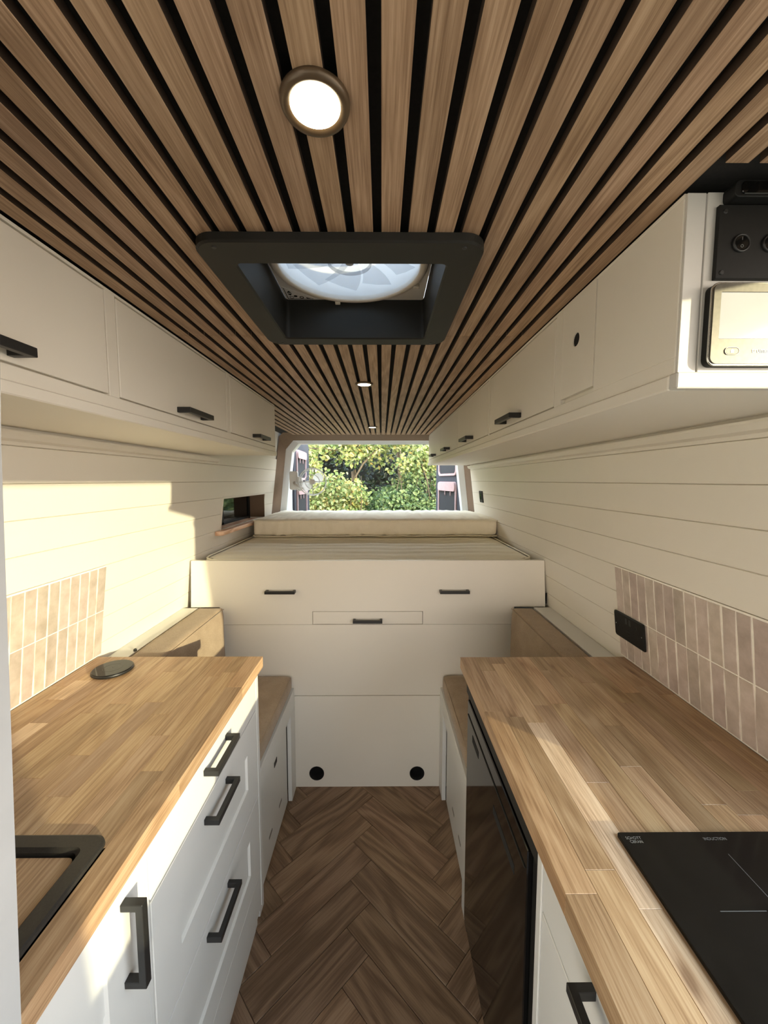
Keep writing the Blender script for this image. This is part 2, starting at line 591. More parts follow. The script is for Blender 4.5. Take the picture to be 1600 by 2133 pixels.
def tag(o, label=None, cat=None, group=None, kind=None):
    if label: o['label'] = label
    if cat: o['category'] = cat
    if group: o['group'] = group
    if kind: o['kind'] = kind
    return o


def link_at(o, world, parent):
    COL.objects.link(o)
    WORLD[o] = Vector(world)
    if parent is not None:
        o.parent = parent
        o.location = Vector(world) - WORLD[parent]
    else:
        o.location = world
    return o


def obj(name, mb, mat, parent=None, color=None):
    bm = mb.bm
    lo = Vector([min(v.co[a] for v in bm.verts) for a in range(3)])
    hi = Vector([max(v.co[a] for v in bm.verts) for a in range(3)])
    c = Vector(((lo.x + hi.x) / 2, (lo.y + hi.y) / 2, lo.z))
    bmesh.ops.translate(bm, verts=bm.verts, vec=-c)
    me = bpy.data.meshes.new(name)
    bm.to_mesh(me)
    bm.free()
    for m in (mat if isinstance(mat, (list, tuple)) else [mat]):
        me.materials.append(m)
    o = bpy.data.objects.new(name, me)
    if color: o.color = color
    return link_at(o, c, parent)


def empty(name, loc, label, cat, group=None):
    o = bpy.data.objects.new(name, None)
    o.empty_display_size = 0.05
    link_at(o, loc, None)
    return tag(o, label, cat, group)


def dup(src, delta, parent=None, label=None, group=None):
    """a copy of a thing and of each of its parts"""
    c = src.copy()
    link_at(c, WORLD[src] + Vector(delta), parent)
    if label: c['label'] = label
    if group: c['group'] = group
    for ch in list(src.children):
        dup(ch, delta, c)
    return c


def quick(name, x0, x1, y0, y1, z0, z1, mat, parent=None, bev=0.0):
    return obj(name, MB().box(x0, x1, y0, y1, z0, z1, bev), mat, parent)


def handle(parent, along, a0, a1, face, out, level, depth=0.033, t=0.011, h=0.013, name='handle'):
    """black D-bar: along axis from a0 to a1, on a face at coordinate face, projecting by out (+1/-1), at height/offset level"""
    d = depth * out
    tt = t * out
    U = [(a0, face), (a0, face + d), (a1, face + d), (a1, face), (a1 - t, face), (a1 - t, face + d - tt), (a0 + t, face + d - tt), (a0 + t, face)]
    mb = MB()
    if along == 'Y':      # plane (y, x) extruded in z
        mb.prism([(p[1], p[0]) for p in U], 'Z', level - h / 2, level + h / 2, 0.0008)
    elif along == 'X':    # along x, out in y
        mb.prism([(p[0], p[1]) for p in U], 'Z', level - h / 2, level + h / 2, 0.0008)
    elif along == 'Z':    # along z, out in x, level is y
        mb.prism([(p[1], p[0]) for p in U], 'Y', level - h / 2, level + h / 2, 0.0008)
    return obj(name, mb, M['black'], parent)


def lettering(name, text, size, mat, parent, origin, right, up, align='LEFT', thick=0.0002):
    cu = bpy.data.curves.new('lettering_curve', 'FONT')
    cu.body = text
    cu.size = size
    cu.align_x = align
    cu.extrude = thick
    o = bpy.data.objects.new('lettering_tmp', cu)
    me = bpy.data.meshes.new_from_object(o)
    bpy.data.objects.remove(o)
    r, u = Vector(right).normalized(), Vector(up).normalized()
    nrm = r.cross(u)
    mtx = Matrix((r, u, nrm)).transposed().to_4x4()
    mtx.translation = Vector(origin)
    bm = bmesh.new()
    bm.from_mesh(me)
    bpy.data.meshes.remove(me)
    bmesh.ops.transform(bm, matrix=mtx, verts=bm.verts)
    mb = MB()
    mb.bm.free()
    mb.bm = bm
    return obj(name, mb, mat, parent)


XC = -0.065


def wl(z):
    return -0.89 + 0.12 * (z - 0.9)


def wr(z):
    return 0.76 - 0.12 * (z - 0.9)


# ================================================================== THE SETTING
# ---- floor: herringbone planks on a dark base
fl = tag(quick('floor', -1.0, 0.85, -1.7, 3.25, -0.05, -0.0062, M['dark']), kind='structure')
PW = 0.1055
NL = 4
ax_a = Vector((1, -1, 0)).normalized()
ax_b = Vector((-1, -1, 0)).normalized()
plank_mb = MB().box(-PW * NL / 2 + 0.0006, PW * NL / 2 - 0.0006, -PW / 2 + 0.0006, PW / 2 - 0.0006, 0, 0.006, 0.0012)
first = obj('plank', plank_mb, M['floor'], fl)
O0 = Vector((-0.04, 1.219, 0))
used = False
for s in range(-4, 5):
    for k in range(-12, 16):
        for kind in (0, 1):
            a0, b0 = k + s * NL, k - s * NL
            if kind == 0:
                ca, cb, rot = a0 + NL / 2, b0 + 0.5, -math.pi / 4
            else:
                ca, cb, rot = a0 + 0.5, b0 + 1 + NL / 2, -3 * math.pi / 4
            p = O0 + ax_a * (ca * PW) + ax_b * (cb * PW)
            if not (-0.62 < p.x < 0.50 and -0.1 < p.y < 1.95):
                continue
            if not used:
                o = first; used = True
            else:
                o = first.copy(); COL.objects.link(o); o.parent = fl
            o.location = Vector((p.x, p.y, -0.0061)) - WORLD[fl]
            o.rotation_euler = (0, 0, rot)
            g = random.uniform(0.9, 1.08)
            o.color = (g, g * random.uniform(0.97, 1.0), g * random.uniform(0.92, 1.0), 1)

# ---- side walls: solid backing with the niche left open, clad in painted boards
NY0, NY1, NZ0, NZ1 = 2.045, 2.765, 1.188, 1.352


def lean_slab(mb, side, y0, y1, z0, z1, t0, t1):
    f = wl if side < 0 else wr
    P = [(f(z0) + side * t0, z0), (f(z1) + side * t0, z1), (f(z1) + side * t1, z1), (f(z0) + side * t1, z0)]
    mb.prism(P, 'Y', y0, y1)


mb = MB()
lean_slab(mb, -1, 0.33, NY0, -0.05, 1.83, 0.008, 0.11)
lean_slab(mb, -1, NY1, 3.2, -0.05, 1.83, 0.008, 0.11)
lean_slab(mb, -1, NY0, NY1, -0.05, NZ0 - 0.025, 0.008, 0.11)
lean_slab(mb, -1, NY0, NY1, NZ1, 1.83, 0.008, 0.11)
wall_l = tag(obj('wall_left', mb, M['paint']), kind='structure')
mb = MB()
lean_slab(mb, 1, 0.43, 3.2, -0.05, 1.83, 0.008, 0.06)
wall_r = tag(obj('wall_right', mb, M['paint']), kind='structure')
joints = [0.43, 0.515, 0.60, 0.685, 0.77, 0.855, 0.937, 1.019, 1.103, 1.187, 1.272, 1.357, 1.4415, 1.526, 1.612]


def board(side, y0, y1, z0, z1, parent):
    f = wl if side < 0 else wr
    c, t = 0.0016, 0.0075
    P = [(f(z0) + side * t, z0), (f(z0 + c) + side * 0.0022, z0 + 0.0003), (f(z0 + c), z0 + c), (f(z1 - c), z1 - c), (f(z1 - c) + side * 0.0022, z1 - 0.0003), (f(z1) + side * t, z1)]
    obj('plank', MB().prism(P, 'Y', y0, y1), M['paint'], parent)


for z0, z1 in zip(joints[:-1], joints[1:]):
    if z1 > NZ0 and z0 < NZ1:
        za, zb = z0, z1
        if z0 < NZ0 - 0.02:
            za = z0
        board(-1, 0.34, NY0 - 0.004, z0, z1, wall_l)
        board(-1, NY1 + 0.004, 3.02, z0, z1, wall_l)
        if z0 < NZ1 < z1 and z1 - NZ1 > 0.004:
            board(-1, NY0 - 0.004, NY1 + 0.004, NZ1 + 0.002, z1, wall_l)
    else:
        board(-1, 0.34, 3.02, z0, z1, wall_l)
    board(1, 0.43, 3.02, z0, z1, wall_r)
# cornice strips where the walls meet the overhead units
mb = MB()
mb.prism([(wl(1.535), 1.535), (wl(1.535) + 0.012, 1.540), (wl(1.558) + 0.016, 1.553), (wl(1.56) + 0.016, 1.558), (wl(1.56), 1.558)], 'Y', 0.34, 1.93)
tag(obj('trim_1', mb, M['paint']), kind='structure')
mb = MB()
mb.prism([(wr(1.535), 1.535), (wr(1.535) - 0.012, 1.540), (wr(1.558) - 0.016, 1.553), (wr(1.56) - 0.016, 1.558), (wr(1.56), 1.558)], 'Y', 0.43, 3.02)
tag(obj('trim_2', mb, M['paint']), kind='structure')

# ---- ceiling: black felt with a roof-vent opening, oak slats
HX0, HX1, HY0, HY1 = -0.236, 0.110, 0.628, 0.966
ceil = tag(obj('ceiling', MB().plate([(-0.98, -1.7), (0.82, -1.7), (0.82, 3.2), (-0.98, 3.2)], [[(HX0, HY0), (HX1, HY0), (HX1, HY1), (HX0, HY1)]], 'Z', 1.8125, 1.86), M['felt']), kind='structure')
SP, SW = 0.0381, 0.0262


def slat(xc, y0, y1):
    if y1 - y0 < 0.02:
        return
    g = random.uniform(0.92, 1.06)
    mb = MB().box(xc - SW / 2, xc + SW / 2, y0, y1, 1.80, 1.8122, 0.0006)
    for f in mb.bm.faces:
        f.normal_update()
        if abs(f.normal.x) > 0.9:
            f.material_index = 1
    obj('slat', mb, [M['slat'], M['slatside']], ceil, (g, g * random.uniform(0.97, 1.0), g * random.uniform(0.94, 1.0), 1))


for k in range(-17, 18):
    xc = -0.025 + SP * k
    seam = 0.975 + (0.0 if k > 3 else 0.0)
    if k < -12 or k > 10:
        slat(xc, 0.10, 0.457 if k > 10 else 0.33)
        if k < -12 and xc > -0.80:
            slat(xc, 1.86, 3.08)
        continue
    if HX0 - 0.02 < xc < HX1 + 0.02:
        slat(xc, 0.10, 0.605)
        slat(xc, 0.985, 3.10)
    else:
        slat(xc, 0.10, seam)
        slat(xc, seam + 0.0008, 3.10)

# ---- rear opening: carpeted reveal, white body frame
def ring_pts(l_b, r_b, l_t, r_t, zb, zt, cz, cx, y):
    return [Vector(p) for p in ((l_b, y, zb), (l_t, y, zt - cz), (l_t + cx, y, zt), (r_t - cx, y, zt), (r_t, y, zt - cz), (r_b, y, zb))]


outer = ring_pts(wl(0.85), wr(0.85), wl(1.78), wr(1.78), 0.85, 1.812, 0.03, 0.03, 3.0)
mid = ring_pts(-0.86, 0.745, -0.765, 0.645, 0.85, 1.765, 0.07, 0.06, 3.12)
mid2 = ring_pts(-0.86, 0.745, -0.765, 0.645, 0.85, 1.765, 0.07, 0.06, 3.19)
tag(obj('trim_3', MB().loft([outer, mid, mid2], close=False), M['carpet']), kind='structure')
fo = ring_pts(-0.868, 0.753, -0.770, 0.650, 0.85, 1.772, 0.07, 0.06, 3.125)
fi = ring_pts(-0.815, 0.705, -0.722, 0.602, 0.85, 1.742, 0.065, 0.055, 3.15)
fi2 = ring_pts(-0.815, 0.705, -0.722, 0.602, 0.85, 1.742, 0.065, 0.055, 3.24)
fo2 = ring_pts(-1.0, 0.86, -0.95, 0.80, 0.85, 1.87, 0.05, 0.05, 3.24)
tag(obj('trim_4', MB().loft([fo, fi, fi2, fo2], close=False), M['van_white']), kind='structure')
tag(quick('wall_rear', -1.0, 0.85, 3.205, 3.25, -0.05, 0.92, M['van_white']), kind='structure')

# ---- cab end of the van, behind the camera
mb = MB()
mb.box(-0.98, 0.82, -1.75, -1.66, -0.05, 0.55)
mb.box(-0.98, 0.82, -1.75, -1.66, 1.24, 1.83)
tag(obj('wall_front', mb, M['blackplastic']), kind='structure')
mb = MB()
lean_slab(mb, 1, -1.7, -0.94, -0.05, 1.0, 0.0, 0.06)
lean_slab(mb, 1, -0.94, -0.56, -0.05, 1.83, 0.0, 0.06)
lean_slab(mb, 1, -0.56, 0.43, -0.05, 0.972, 0.0, 0.06)
mb.box(0.655, 0.74, -0.56, 0.43, 1.742, 1.83)
tag(obj('wall_cab_right', mb, M['van_white']), kind='structure')
mb = MB()
lean_slab(mb, -1, -1.7, 0.30, -0.05, 1.0, 0.0, 0.06)
lean_slab(mb, -1, -0.75, 0.30, 1.0, 1.83, 0.0, 0.06)
tag(obj('wall_cab_left', mb, M['van_white']), kind='structure')
# white partition post at the near end of the sink worktop
P = [(-0.905, 0.0), (-0.905, 0.87), (-0.79, 1.79), (-0.296, 1.79), (-0.317, 1.48), (-0.345, 0.87), (-0.385, 0.0)]
tag(obj('wall_partition', MB().prism(P, 'Y', 0.302, 0.331, 0.003), M['post']), kind='structure')

# ground outside
mb = MB()
mb.box(-14, 14, -14, 22, -0.75, -0.62)
tag(obj('ground', mb, M['pebble']), kind='structure')

# ================================================================== OVERHEAD UNITS
CT = 1.7985


def overhead(side, face, y0, y1, label, doors, stiles, extra=None):
    f = wl if side < 0 else wr
    back = lambda z: f(z) - side * 0.003
    s = side
    root = empty('overhead_cabinet', (face + s * 0.12, (y0 + y1) / 2, 1.565), label, 'cabinet')
    d = 0.010
    P = [(face + s * d, 1.5655), (back(1.5655), 1.5655), (back(CT), CT), (face + s * d, CT)]
    obj('carcass', MB().prism(P, 'Y', y0 + 0.001, y1), M['paint'], root)
    mb = MB()
    zb, zt = 1.605, 1.7935
    lo, hi = sorted((face, face + s * d))
    mb.box(lo, hi, y0, y1, 1.583, zb, 0.0008)
    mb.box(lo, hi, y0, y1, zt, CT, 0.0006)
    for a, b in stiles:
        mb.box(lo, hi, a, b, zb, zt, 0.0008)
    obj('face_frame', mb, M['paint'], root)
    t0, t1 = sorted((face - s * 0.006, face + s * 0.02))
    obj('bottom_trim', MB().box(t0, t1, y0 + (0.001 if s > 0 else 0), y1 + 0.004, 1.5635, 1.5825, 0.002), M['paint'], root)
    for a, b, hy in doors:
        g = 0.003
        dr = obj('door', MB().box(lo, hi, a + g, b - g, zb + g, zt - g, 0.001), M['paint'], root)
        if hy:
            handle(dr, 'Y', hy[0], hy[1], face, -s, 1.622)
    return root


oc_l = overhead(-1, -0.50, 0.335, 1.845, 'cream overhead cabinet with three doors above the sink worktop', [(0.36, 0.731, (0.413, 0.545)), (0.758, 1.277, (0.966, 1.10)), (1.305, 1.841, (1.523, 1.657))],
                [(0.335, 0.360), (0.731, 0.758), (1.277, 1.305), (1.841, 1.845)])
oc_r = overhead(1, 0.37, 0.50, 3.06, 'long cream overhead cabinet above the hob, reaching the rear doors',
                [(0.845, 1.343, (1.04, 1.171)), (1.362, 1.905, (1.578, 1.715)), (1.922, 2.46, (2.117, 2.25)), (2.477, 3.05, (2.658, 2.79))],
                [(0.815, 0.845), (1.343, 1.362), (1.905, 1.922), (2.46, 2.477), (3.05, 3.06), (0.50, 0.69)])
# inset hatch with a round finger hole
mb = MB()
mb.plate([(0.692, 1.6145), (0.813, 1.6145), (0.813, 1.797), (0.692, 1.797)], [circ(0.757, 1.716, 0.0125, 20)], 'X', 0.3695, 0.379)
obj('hatch', mb, M['paint'], oc_r)
obj('finger_hole_shade', MB().lathe([(0.0124, 0.3716), (0.0124, 0.3797)], (0, 0.757, 1.716), 'X', 20, True, True, True), M['dark'], oc_r)  # near-black plug stands for the unlit space behind the hole
# end panel facing the cab
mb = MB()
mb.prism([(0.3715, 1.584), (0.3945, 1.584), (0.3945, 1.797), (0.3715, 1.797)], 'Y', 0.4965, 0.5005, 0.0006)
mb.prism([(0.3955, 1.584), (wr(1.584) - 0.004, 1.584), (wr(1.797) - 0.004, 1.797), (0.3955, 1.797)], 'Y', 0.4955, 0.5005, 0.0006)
obj('end_panel', mb, M['endpaint_shaded'], oc_r)
obj('end_trim', MB().box(0.364, 0.672, 0.486, 0.5005, 1.5632, 1.5828, 0.0015), M['endpaint_shaded'], oc_r)

# ---- things on the end panel
t = empty('heater_control_panel', (0.458, 0.4955, 1.588), 'grey heater control panel with a pale screen, on end of overhead cabinet', 'control panel')
bx0, bx1, bz0, bz1 = 0.3985, 0.522, 1.590, 1.687
def rbox(x0, x1, z0, z1, r, y0, y1, mat, name, par):
    return obj(name, MB().prism(rrect(x0, x1, z0, z1, r), 'Y', y0, y1, 0.0007), mat, par)
rbox(bx0, bx1, bz0, bz1, 0.009, 0.4862, 0.4952, M['blackplastic'], 'back_shell', t)
rbox(bx0 - 0.0005, bx1 + 0.0005, bz0 - 0.0005, bz1 + 0.0005, 0.0095, 0.4840, 0.4864, M['silver'], 'bezel', t)
mb = MB()
mb.plate(rrect(bx0 + 0.0015, bx1 - 0.0015, bz0 + 0.0015, bz1 - 0.0015, 0.008), [rrect(0.4085, 0.5125, 1.6205, 1.6755, 0.0015, 3)], 'Y', 0.4822, 0.4844)
obj('front_plate', mb, M['thermo'], t)
rbox(0.4087, 0.5123, 1.6207, 1.6753, 0.001, 0.4832, 0.4839, M['lcd'], 'screen', t)
for cx, nm in ((0.4255, 'house'), (0.4945, 'back')):
    bt = rbox(cx - 0.0085, cx + 0.0085, 1.6022, 1.6102, 0.0039, 0.4814, 0.4824, M['thermo'], 'button', t)
    ringp = rrect(cx - 0.0089, cx + 0.0089, 1.6018, 1.6106, 0.0043)
    ringi = rrect(cx - 0.0083, cx + 0.0083, 1.6024, 1.6100, 0.0037)
    obj('button_rim', MB().plate(ringp, [ringi], 'Y', 0.4812, 0.4822), M['hinge'], bt)
    if nm == 'house':
        ic = [(cx, 1.6087), (cx - 0.0027, 1.6064), (cx - 0.0018, 1.6064), (cx - 0.0018, 1.6040), (cx + 0.0018, 1.6040), (cx + 0.0018, 1.6064), (cx + 0.0027, 1.6064)]
    else:
        ic = [(cx - 0.003, 1.6062), (cx, 1.6084), (cx, 1.6068), (cx + 0.003, 1.6068), (cx + 0.003, 1.6056), (cx, 1.6056), (cx, 1.6040)]
    obj('icon', MB().prism(ic, 'Y', 0.4811, 0.4815), M['printwhite'], bt)
lettering('lettering', 'truma', 0.0085, M['printwhite'], t, (0.460, 0.4820, 1.6043), (1, 0, 0), (0, 0, 1), 'CENTER')

t = empty('switch_panel', (0.47, 0.4955, 1.695), 'black panel with round rocker switches, above the heater control', 'switch panel')
rbox(0.4055, 0.545, 1.694, 1.779, 0.001, 0.4895, 0.4952, M['blackplastic'], 'plate', t)
for cx in (0.4335, 0.4695, 0.5055):
    obj('switch_ring', MB().lathe([(0.0105, 0), (0.0105, -0.002), (0.0092, -0.003), (0.0085, -0.002), (0.0085, 0)], (cx, 0.4895, 1.7345), 'Y', 28), M['black'], t)
    r = obj('rocker', MB().prism(circ(cx, 1.7345, 0.0084, 24), 'Y', 0.4873, 0.4893, 0.0004), M['gloss'], t)
    obj('mark', MB().box(cx - 0.0003, cx + 0.0003, 0.4869, 0.4873, 1.7375, 1.7410), M['print'], r)
    obj('mark', MB().plate(circ(cx, 1.7305, 0.0018, 16), [circ(cx, 1.7305, 0.0012, 16)], 'Y', 0.4869, 0.4873), M['print'], r)
for cx, cz in ((0.4125, 1.771), (0.4125, 1.701), (0.538, 1.771), (0.538, 1.701)):
    obj('screw', MB().lathe([(0.0028, -0.0003), (0.0022, -0.0014)], (cx, 0.4895, cz), 'Y', 12, True, False, True), M['black'], t)
t = empty('monitor_display', (0.475, 0.4955, 1.781), 'black rounded monitor box above the rocker switch panel', 'display')
rbox(0.4125, 0.54, 1.7802, 1.7985, 0.006, 0.478, 0.4952, M['blackplastic'], 'case', t)
rbox(0.420, 0.533, 1.7825, 1.7965, 0.004, 0.4765, 0.4782, M['gloss'], 'screen', t)

# ================================================================== ROOF VENT FAN
t = empty('roof_vent_fan', (-0.062, 0.795, 1.786), 'charcoal framed roof vent with a fan behind an insect screen', 'roof vent')
def RZ(x0, x1, y0, y1, r, z):
    return [Vector((p[0], p[1], z)) for p in rrect(x0, x1, y0, y1, r, 8)]
fx0, fx1, fy0, fy1 = -0.275, 0.153, 0.578, 1.000
lp = [RZ(fx0, fx1, fy0, fy1, 0.034, 1.7996), RZ(fx0, fx1, fy0, fy1, 0.034, 1.789), RZ(fx0 + 0.003, fx1 - 0.003, fy0 + 0.003, fy1 - 0.003, 0.032, 1.7865),
      RZ(-0.230, 0.105, 0.634, 0.959, 0.012, 1.7865), RZ(-0.227, 0.102, 0.637, 0.956, 0.010, 1.789), RZ(-0.224, 0.099, 0.640, 0.953, 0.008, 1.876)]
obj('garnish_frame', MB().loft(lp), M['garnish'], t)
for sx_, sy_ in ((-0.243, 0.592), (0.121, 0.592), (-0.243, 0.985), (0.121, 0.985)):
    obj('screw', MB().lathe([(0.0035, 1.7866), (0.003, 1.7852)], (sx_, sy_, 0), 'Z', 12, True, False, True), M['black'], t)
cxv, cyv = -0.0625, 0.7965
mb = MB()
mb.plate(rrect(-0.2235, 0.0985, 0.6405, 0.9525, 0.006), [circ(cxv, cyv, 0.142, 48)], 'Z', 1.8745, 1.8775)
obj('base_plate', mb, M['whiteplastic'], t)
obj('fan_ring', MB().lathe([(0.138, 1.8745), (0.138, 1.866), (0.1405, 1.8635), (0.152, 1.8655), (0.155, 1.869), (0.155, 1.8745)], (cxv, cyv, 0), 'Z', 64), M['clips'], t)
obj('insect_screen', MB().lathe([(0.0005, 1.8665), (0.138, 1.8665)], (cxv, cyv, 0), 'Z', 48, False), M['screen'], t)
for a in (-105, -28, 75, 160):
    ca, sa = math.cos(math.radians(a)), math.sin(math.radians(a))
    # a = angle, far side is +y
    px, py = cxv + 0.156 * ca, cyv - 0.156 * sa
    obj('clip', MB().box(px - 0.006, px + 0.006, py - 0.004, py + 0.004, 1.862, 1.870, 0.001), M['clips'], t)
hub = obj('hub', MB().lathe([(0.008, 1.880), (0.008, 1.871), (0.006, 1.870)], (cxv, cyv - 0.003, 0), 'Z', 20, True, True, True), M['hinge'], t)
obj('hub_ring', MB().lathe([(0.040, 1.872), (0.0415, 1.871), (0.043, 1.872), (0.043, 1.878), (0.040, 1.878), (0.040, 1.872)], (cxv, cyv, 0), 'Z', 36), M['blade'], t)
for i in range(10):
    a0 = 2 * math.pi * i / 10 + 0.2
    pts_u, pts_l = [], []
    for j in range(7):
        rr = 0.012 + 0.122 * j / 6
        wv = 0.010 + 0.026 * (j / 6)
        an = a0 + 0.35 * (j / 6)
        d = Vector((math.cos(an), math.sin(an), 0)); s = Vector((-d.y, d.x, 0))
        pts_u.append(Vector((cxv, cyv, 1.893)) + d * rr + s * wv + Vector((0, 0, 0.010)))
        pts_l.append(Vector((cxv, cyv, 1.893)) + d * rr - s * wv - Vector((0, 0, 0.006)))
    obj('fan_blade', MB().loft([pts_u, [(u + l) / 2 - Vector((0, 0, 0.002)) for u, l in zip(pts_u, pts_l)], pts_l], close=False, smooth=True), M['blade'], t)
obj('shroud', MB().lathe([(0.142, 1.8775), (0.146, 1.92), (0.150, 1.955)], (cxv, cyv, 0), 'Z', 48), M['whiteplastic'], t)
mb = MB()
mb.loft([RZ(-0.25, 0.125, 0.61, 0.985, 0.04, 1.985), RZ(-0.23, 0.105, 0.63, 0.965, 0.05, 2.01), RZ(-0.16, 0.035, 0.70, 0.895, 0.05, 2.025)], cap1=True, smooth=True)
obj('lid', mb, M['lid'], t)
mb = MB()
mb.plate([(-0.27, 0.59), (0.145, 0.59), (0.145, 1.005), (-0.27, 1.005)], [circ(cxv, cyv, 0.150, 40)], 'Z', 1.955, 1.962)
obj('roof_flange', mb, M['whiteplastic'], t)
# warning sticker in the far corner of the base plate
st = obj('sticker', MB().prism([(-0.221, 0.9500), (-0.150, 0.9500), (-0.221, 0.890)], 'Z', 1.8738, 1.8745), M['whiteplastic'], t)
mb = MB()
zs0, zs1 = 1.8733, 1.8739
mb.box(-0.2185, -0.2172, 0.896, 0.9478, zs0, zs1); mb.box(-0.2185, -0.160, 0.9465, 0.9478, zs0, zs1)
mb.prism([(-0.2145, 0.9165), (-0.2045, 0.9165), (-0.2095, 0.9085)], 'Z', zs0, zs1)
mb.prism([(-0.2145, 0.9215), (-0.2045, 0.9215), (-0.2095, 0.9295)], 'Z', zs0, zs1)
mb.plate(circ(-0.2085, 0.9395, 0.0052, 18), [circ(-0.2085, 0.9395, 0.0042, 18)], 'Z', zs0, zs1)
mb.prism(circ(-0.1985, 0.9335, 0.0042, 16), 'Z', zs0, zs1)
mb.plate(circ(-0.1855, 0.9395, 0.0052, 18), [circ(-0.1855, 0.9395, 0.0032, 18)], 'Z', zs0, zs1)
mb.prism([(-0.174, 0.9445), (-0.166, 0.9445), (-0.176, 0.938)], 'Z', zs0, zs1)
obj('sticker_marks', mb, M['blackplastic'], st)

# ================================================================== DOWNLIGHTS
lt = empty('downlight', (-0.0615, 0.390, 1.79), 'lit round downlight nearest the camera, in front of the roof vent', 'ceiling light')
c = (-0.0615, 0.390, 0)
obj('ring', MB().lathe([(0.0324, 1.7998), (0.0322, 1.7970), (0.0305, 1.7942), (0.0275, 1.7936), (0.0238, 1.7952), (0.0230, 1.7962)], c, 'Z', 48, True, True), M['lampring'], lt)
obj('diffuser', MB().lathe([(0.0003, 1.7960), (0.0234, 1.7960)], c, 'Z', 40, False), M['lamp'], lt)
dup(lt, (-0.0015, 1.052, 0), None, 'lit round downlight between the roof vent and the rearmost light', 'lit downlights in a row along the slatted ceiling')
dup(lt, (0.0015, 2.198, 0), None, 'small lit downlight nearest the rear doors, above the bed', 'lit downlights in a row along the slatted ceiling')
lt['group'] = 'lit downlights in a row along the slatted ceiling'

# ================================================================== WORKTOPS
def worktop(name, label, x_front, x_back, y0, y1, seed, hole=None, fixed=()):
    rnd = random.Random(seed)
    s = 1 if x_back > x_front else -1
    root = empty(name, ((x_front + x_back) / 2, (y0 + y1) / 2, 0.865), label, 'worktop')
    n = 12
    wv = abs(x_back - x_front) / n
    for i in range(n):
        a = x_front + s * wv * i
        b = a + s * wv
        lo, hi = min(a, b), max(a, b)
        ye = y0
        if hole and lo < hole[1] - 0.004 and hi > hole[0] + 0.004:
            ye = hole[2]
        cuts = [y1]
        fx = [q for q in fixed if q[0] == i]
        if fx:
            for q in fx:
                for yy in (q[2], q[1]):
                    cuts.append(yy)
        else:
            y = y1 - rnd.uniform(0.08, 0.30)
            while y > ye + 0.06:
                cuts.append(y)
                y -= rnd.uniform(0.2, 0.42)
        cuts = sorted(set([q for q in cuts if q > ye] + [ye]))
        for ya, yb in zip(cuts[:-1], cuts[1:]):
            g = rnd.uniform(0.86, 1.10) if s < 0 else rnd.uniform(0.74, 1.12)
            col = (g, g * rnd.uniform(0.95, 1.0), g * rnd.uniform(0.88, 1.0), 1)
            for q in fx:
                if abs(q[1] - ya) < 1e-4 and abs(q[2] - yb) < 1e-4:
                    col = q[3]
            obj('stave', MB().box(lo + 0.00008, hi - 0.00008, ya + 0.0001, yb - 0.0001, 0.8665, 0.90, 0.0005), M['oak'], root, col)
    return root


PALE = (1.40, 1.52, 1.72, 1)
wt_l = worktop('worktop', 'oak block worktop holding the black sink', -0.372, -0.886, 0.334, 1.172, 11, hole=(-0.88, -0.42, 0.54),
               fixed=((10, 0.936, 1.03, (1.5, 1.62, 1.82, 1)), (9, 0.70, 0.842, (1.5, 1.62, 1.82, 1))))
wt_r = worktop('worktop', 'oak block worktop holding the induction hob, with one pale stave', 0.245, 0.7575, 0.30, 1.163, 23,
               fixed=((2, 0.452, 0.835, PALE), (2, 0.30, 0.452, (1.25, 1.3, 1.38, 1)), (2, 0.835, 1.12, (1.12, 1.12, 1.1, 1))))

# sink
t = empty('sink', (-0.63, 0.45, 0.70), 'black inset sink in the oak worktop opposite the hob', 'sink')
X0, X1, Y0, Y1 = -0.86, -0.417, 0.338, 0.558
lp = [RZ(X0, X1, Y0, Y1, 0.022, 0.9003), RZ(X0 + 0.001, X1 - 0.001, Y0 + 0.001, Y1 - 0.001, 0.021, 0.9045), RZ(X0 + 0.004, X1 - 0.004, Y0 + 0.003, Y1 - 0.004, 0.02, 0.9062),
      RZ(X0 + 0.024, X1 - 0.026, Y0 + 0.012, Y1 - 0.022, 0.012, 0.9055), RZ(X0 + 0.028, X1 - 0.030, Y0 + 0.014, Y1 - 0.026, 0.012, 0.900),
      RZ(X0 + 0.030, X1 - 0.032, Y0 + 0.016, Y1 - 0.028, 0.012, 0.74)]
obj('bowl', MB().loft(lp, cap1=True), M['sinkblack'], t)
cb = tag(obj('sink_board', MB().prism(rrect(X0 + 0.034, X1 - 0.0335, Y0 + 0.018, Y1 - 0.0295, 0.010), 'Z', 0.876, 0.8965, 0.0006), M['oak'], None, (1.0, 0.98, 0.97, 1)),
         'oak board dropped into the black sink as a cover', 'board')
# board rests on pegs of the bowl
mb = MB()
for px in (X0 + 0.06, X1 - 0.06):
    mb.box(px - 0.01, px + 0.01, Y0 + 0.05, Y1 - 0.05, 0.741, 0.8758)
obj('board_rest', mb, M['sinkblack'], t)

# charging disc
t = empty('charging_disc', (-0.778, 1.083, 0.9), 'round dark glass disc with a thin ring, on the sink worktop', 'charger')
obj('base', MB().lathe([(0.050, 0.9003), (0.0525, 0.902), (0.0525, 0.907), (0.051, 0.9085)], (-0.778, 1.083, 0), 'Z', 48, True, True, False), M['black'], t)
obj('glass_top', MB().lathe([(0.051, 0.9085), (0.0495, 0.9098)], (-0.778, 1.083, 0), 'Z', 48, True, True, True), M['gloss'], t)
obj('ring_mark', MB().lathe([(0.0238, 0.91), (0.0246, 0.91)], (-0.778, 1.083, 0), 'Z', 48, False), M['print'], t)
obj('centre_mark', MB().lathe([(0.0002, 0.91), (0.0015, 0.91)], (-0.778, 1.083, 0), 'Z', 12, False), M['print'], t)

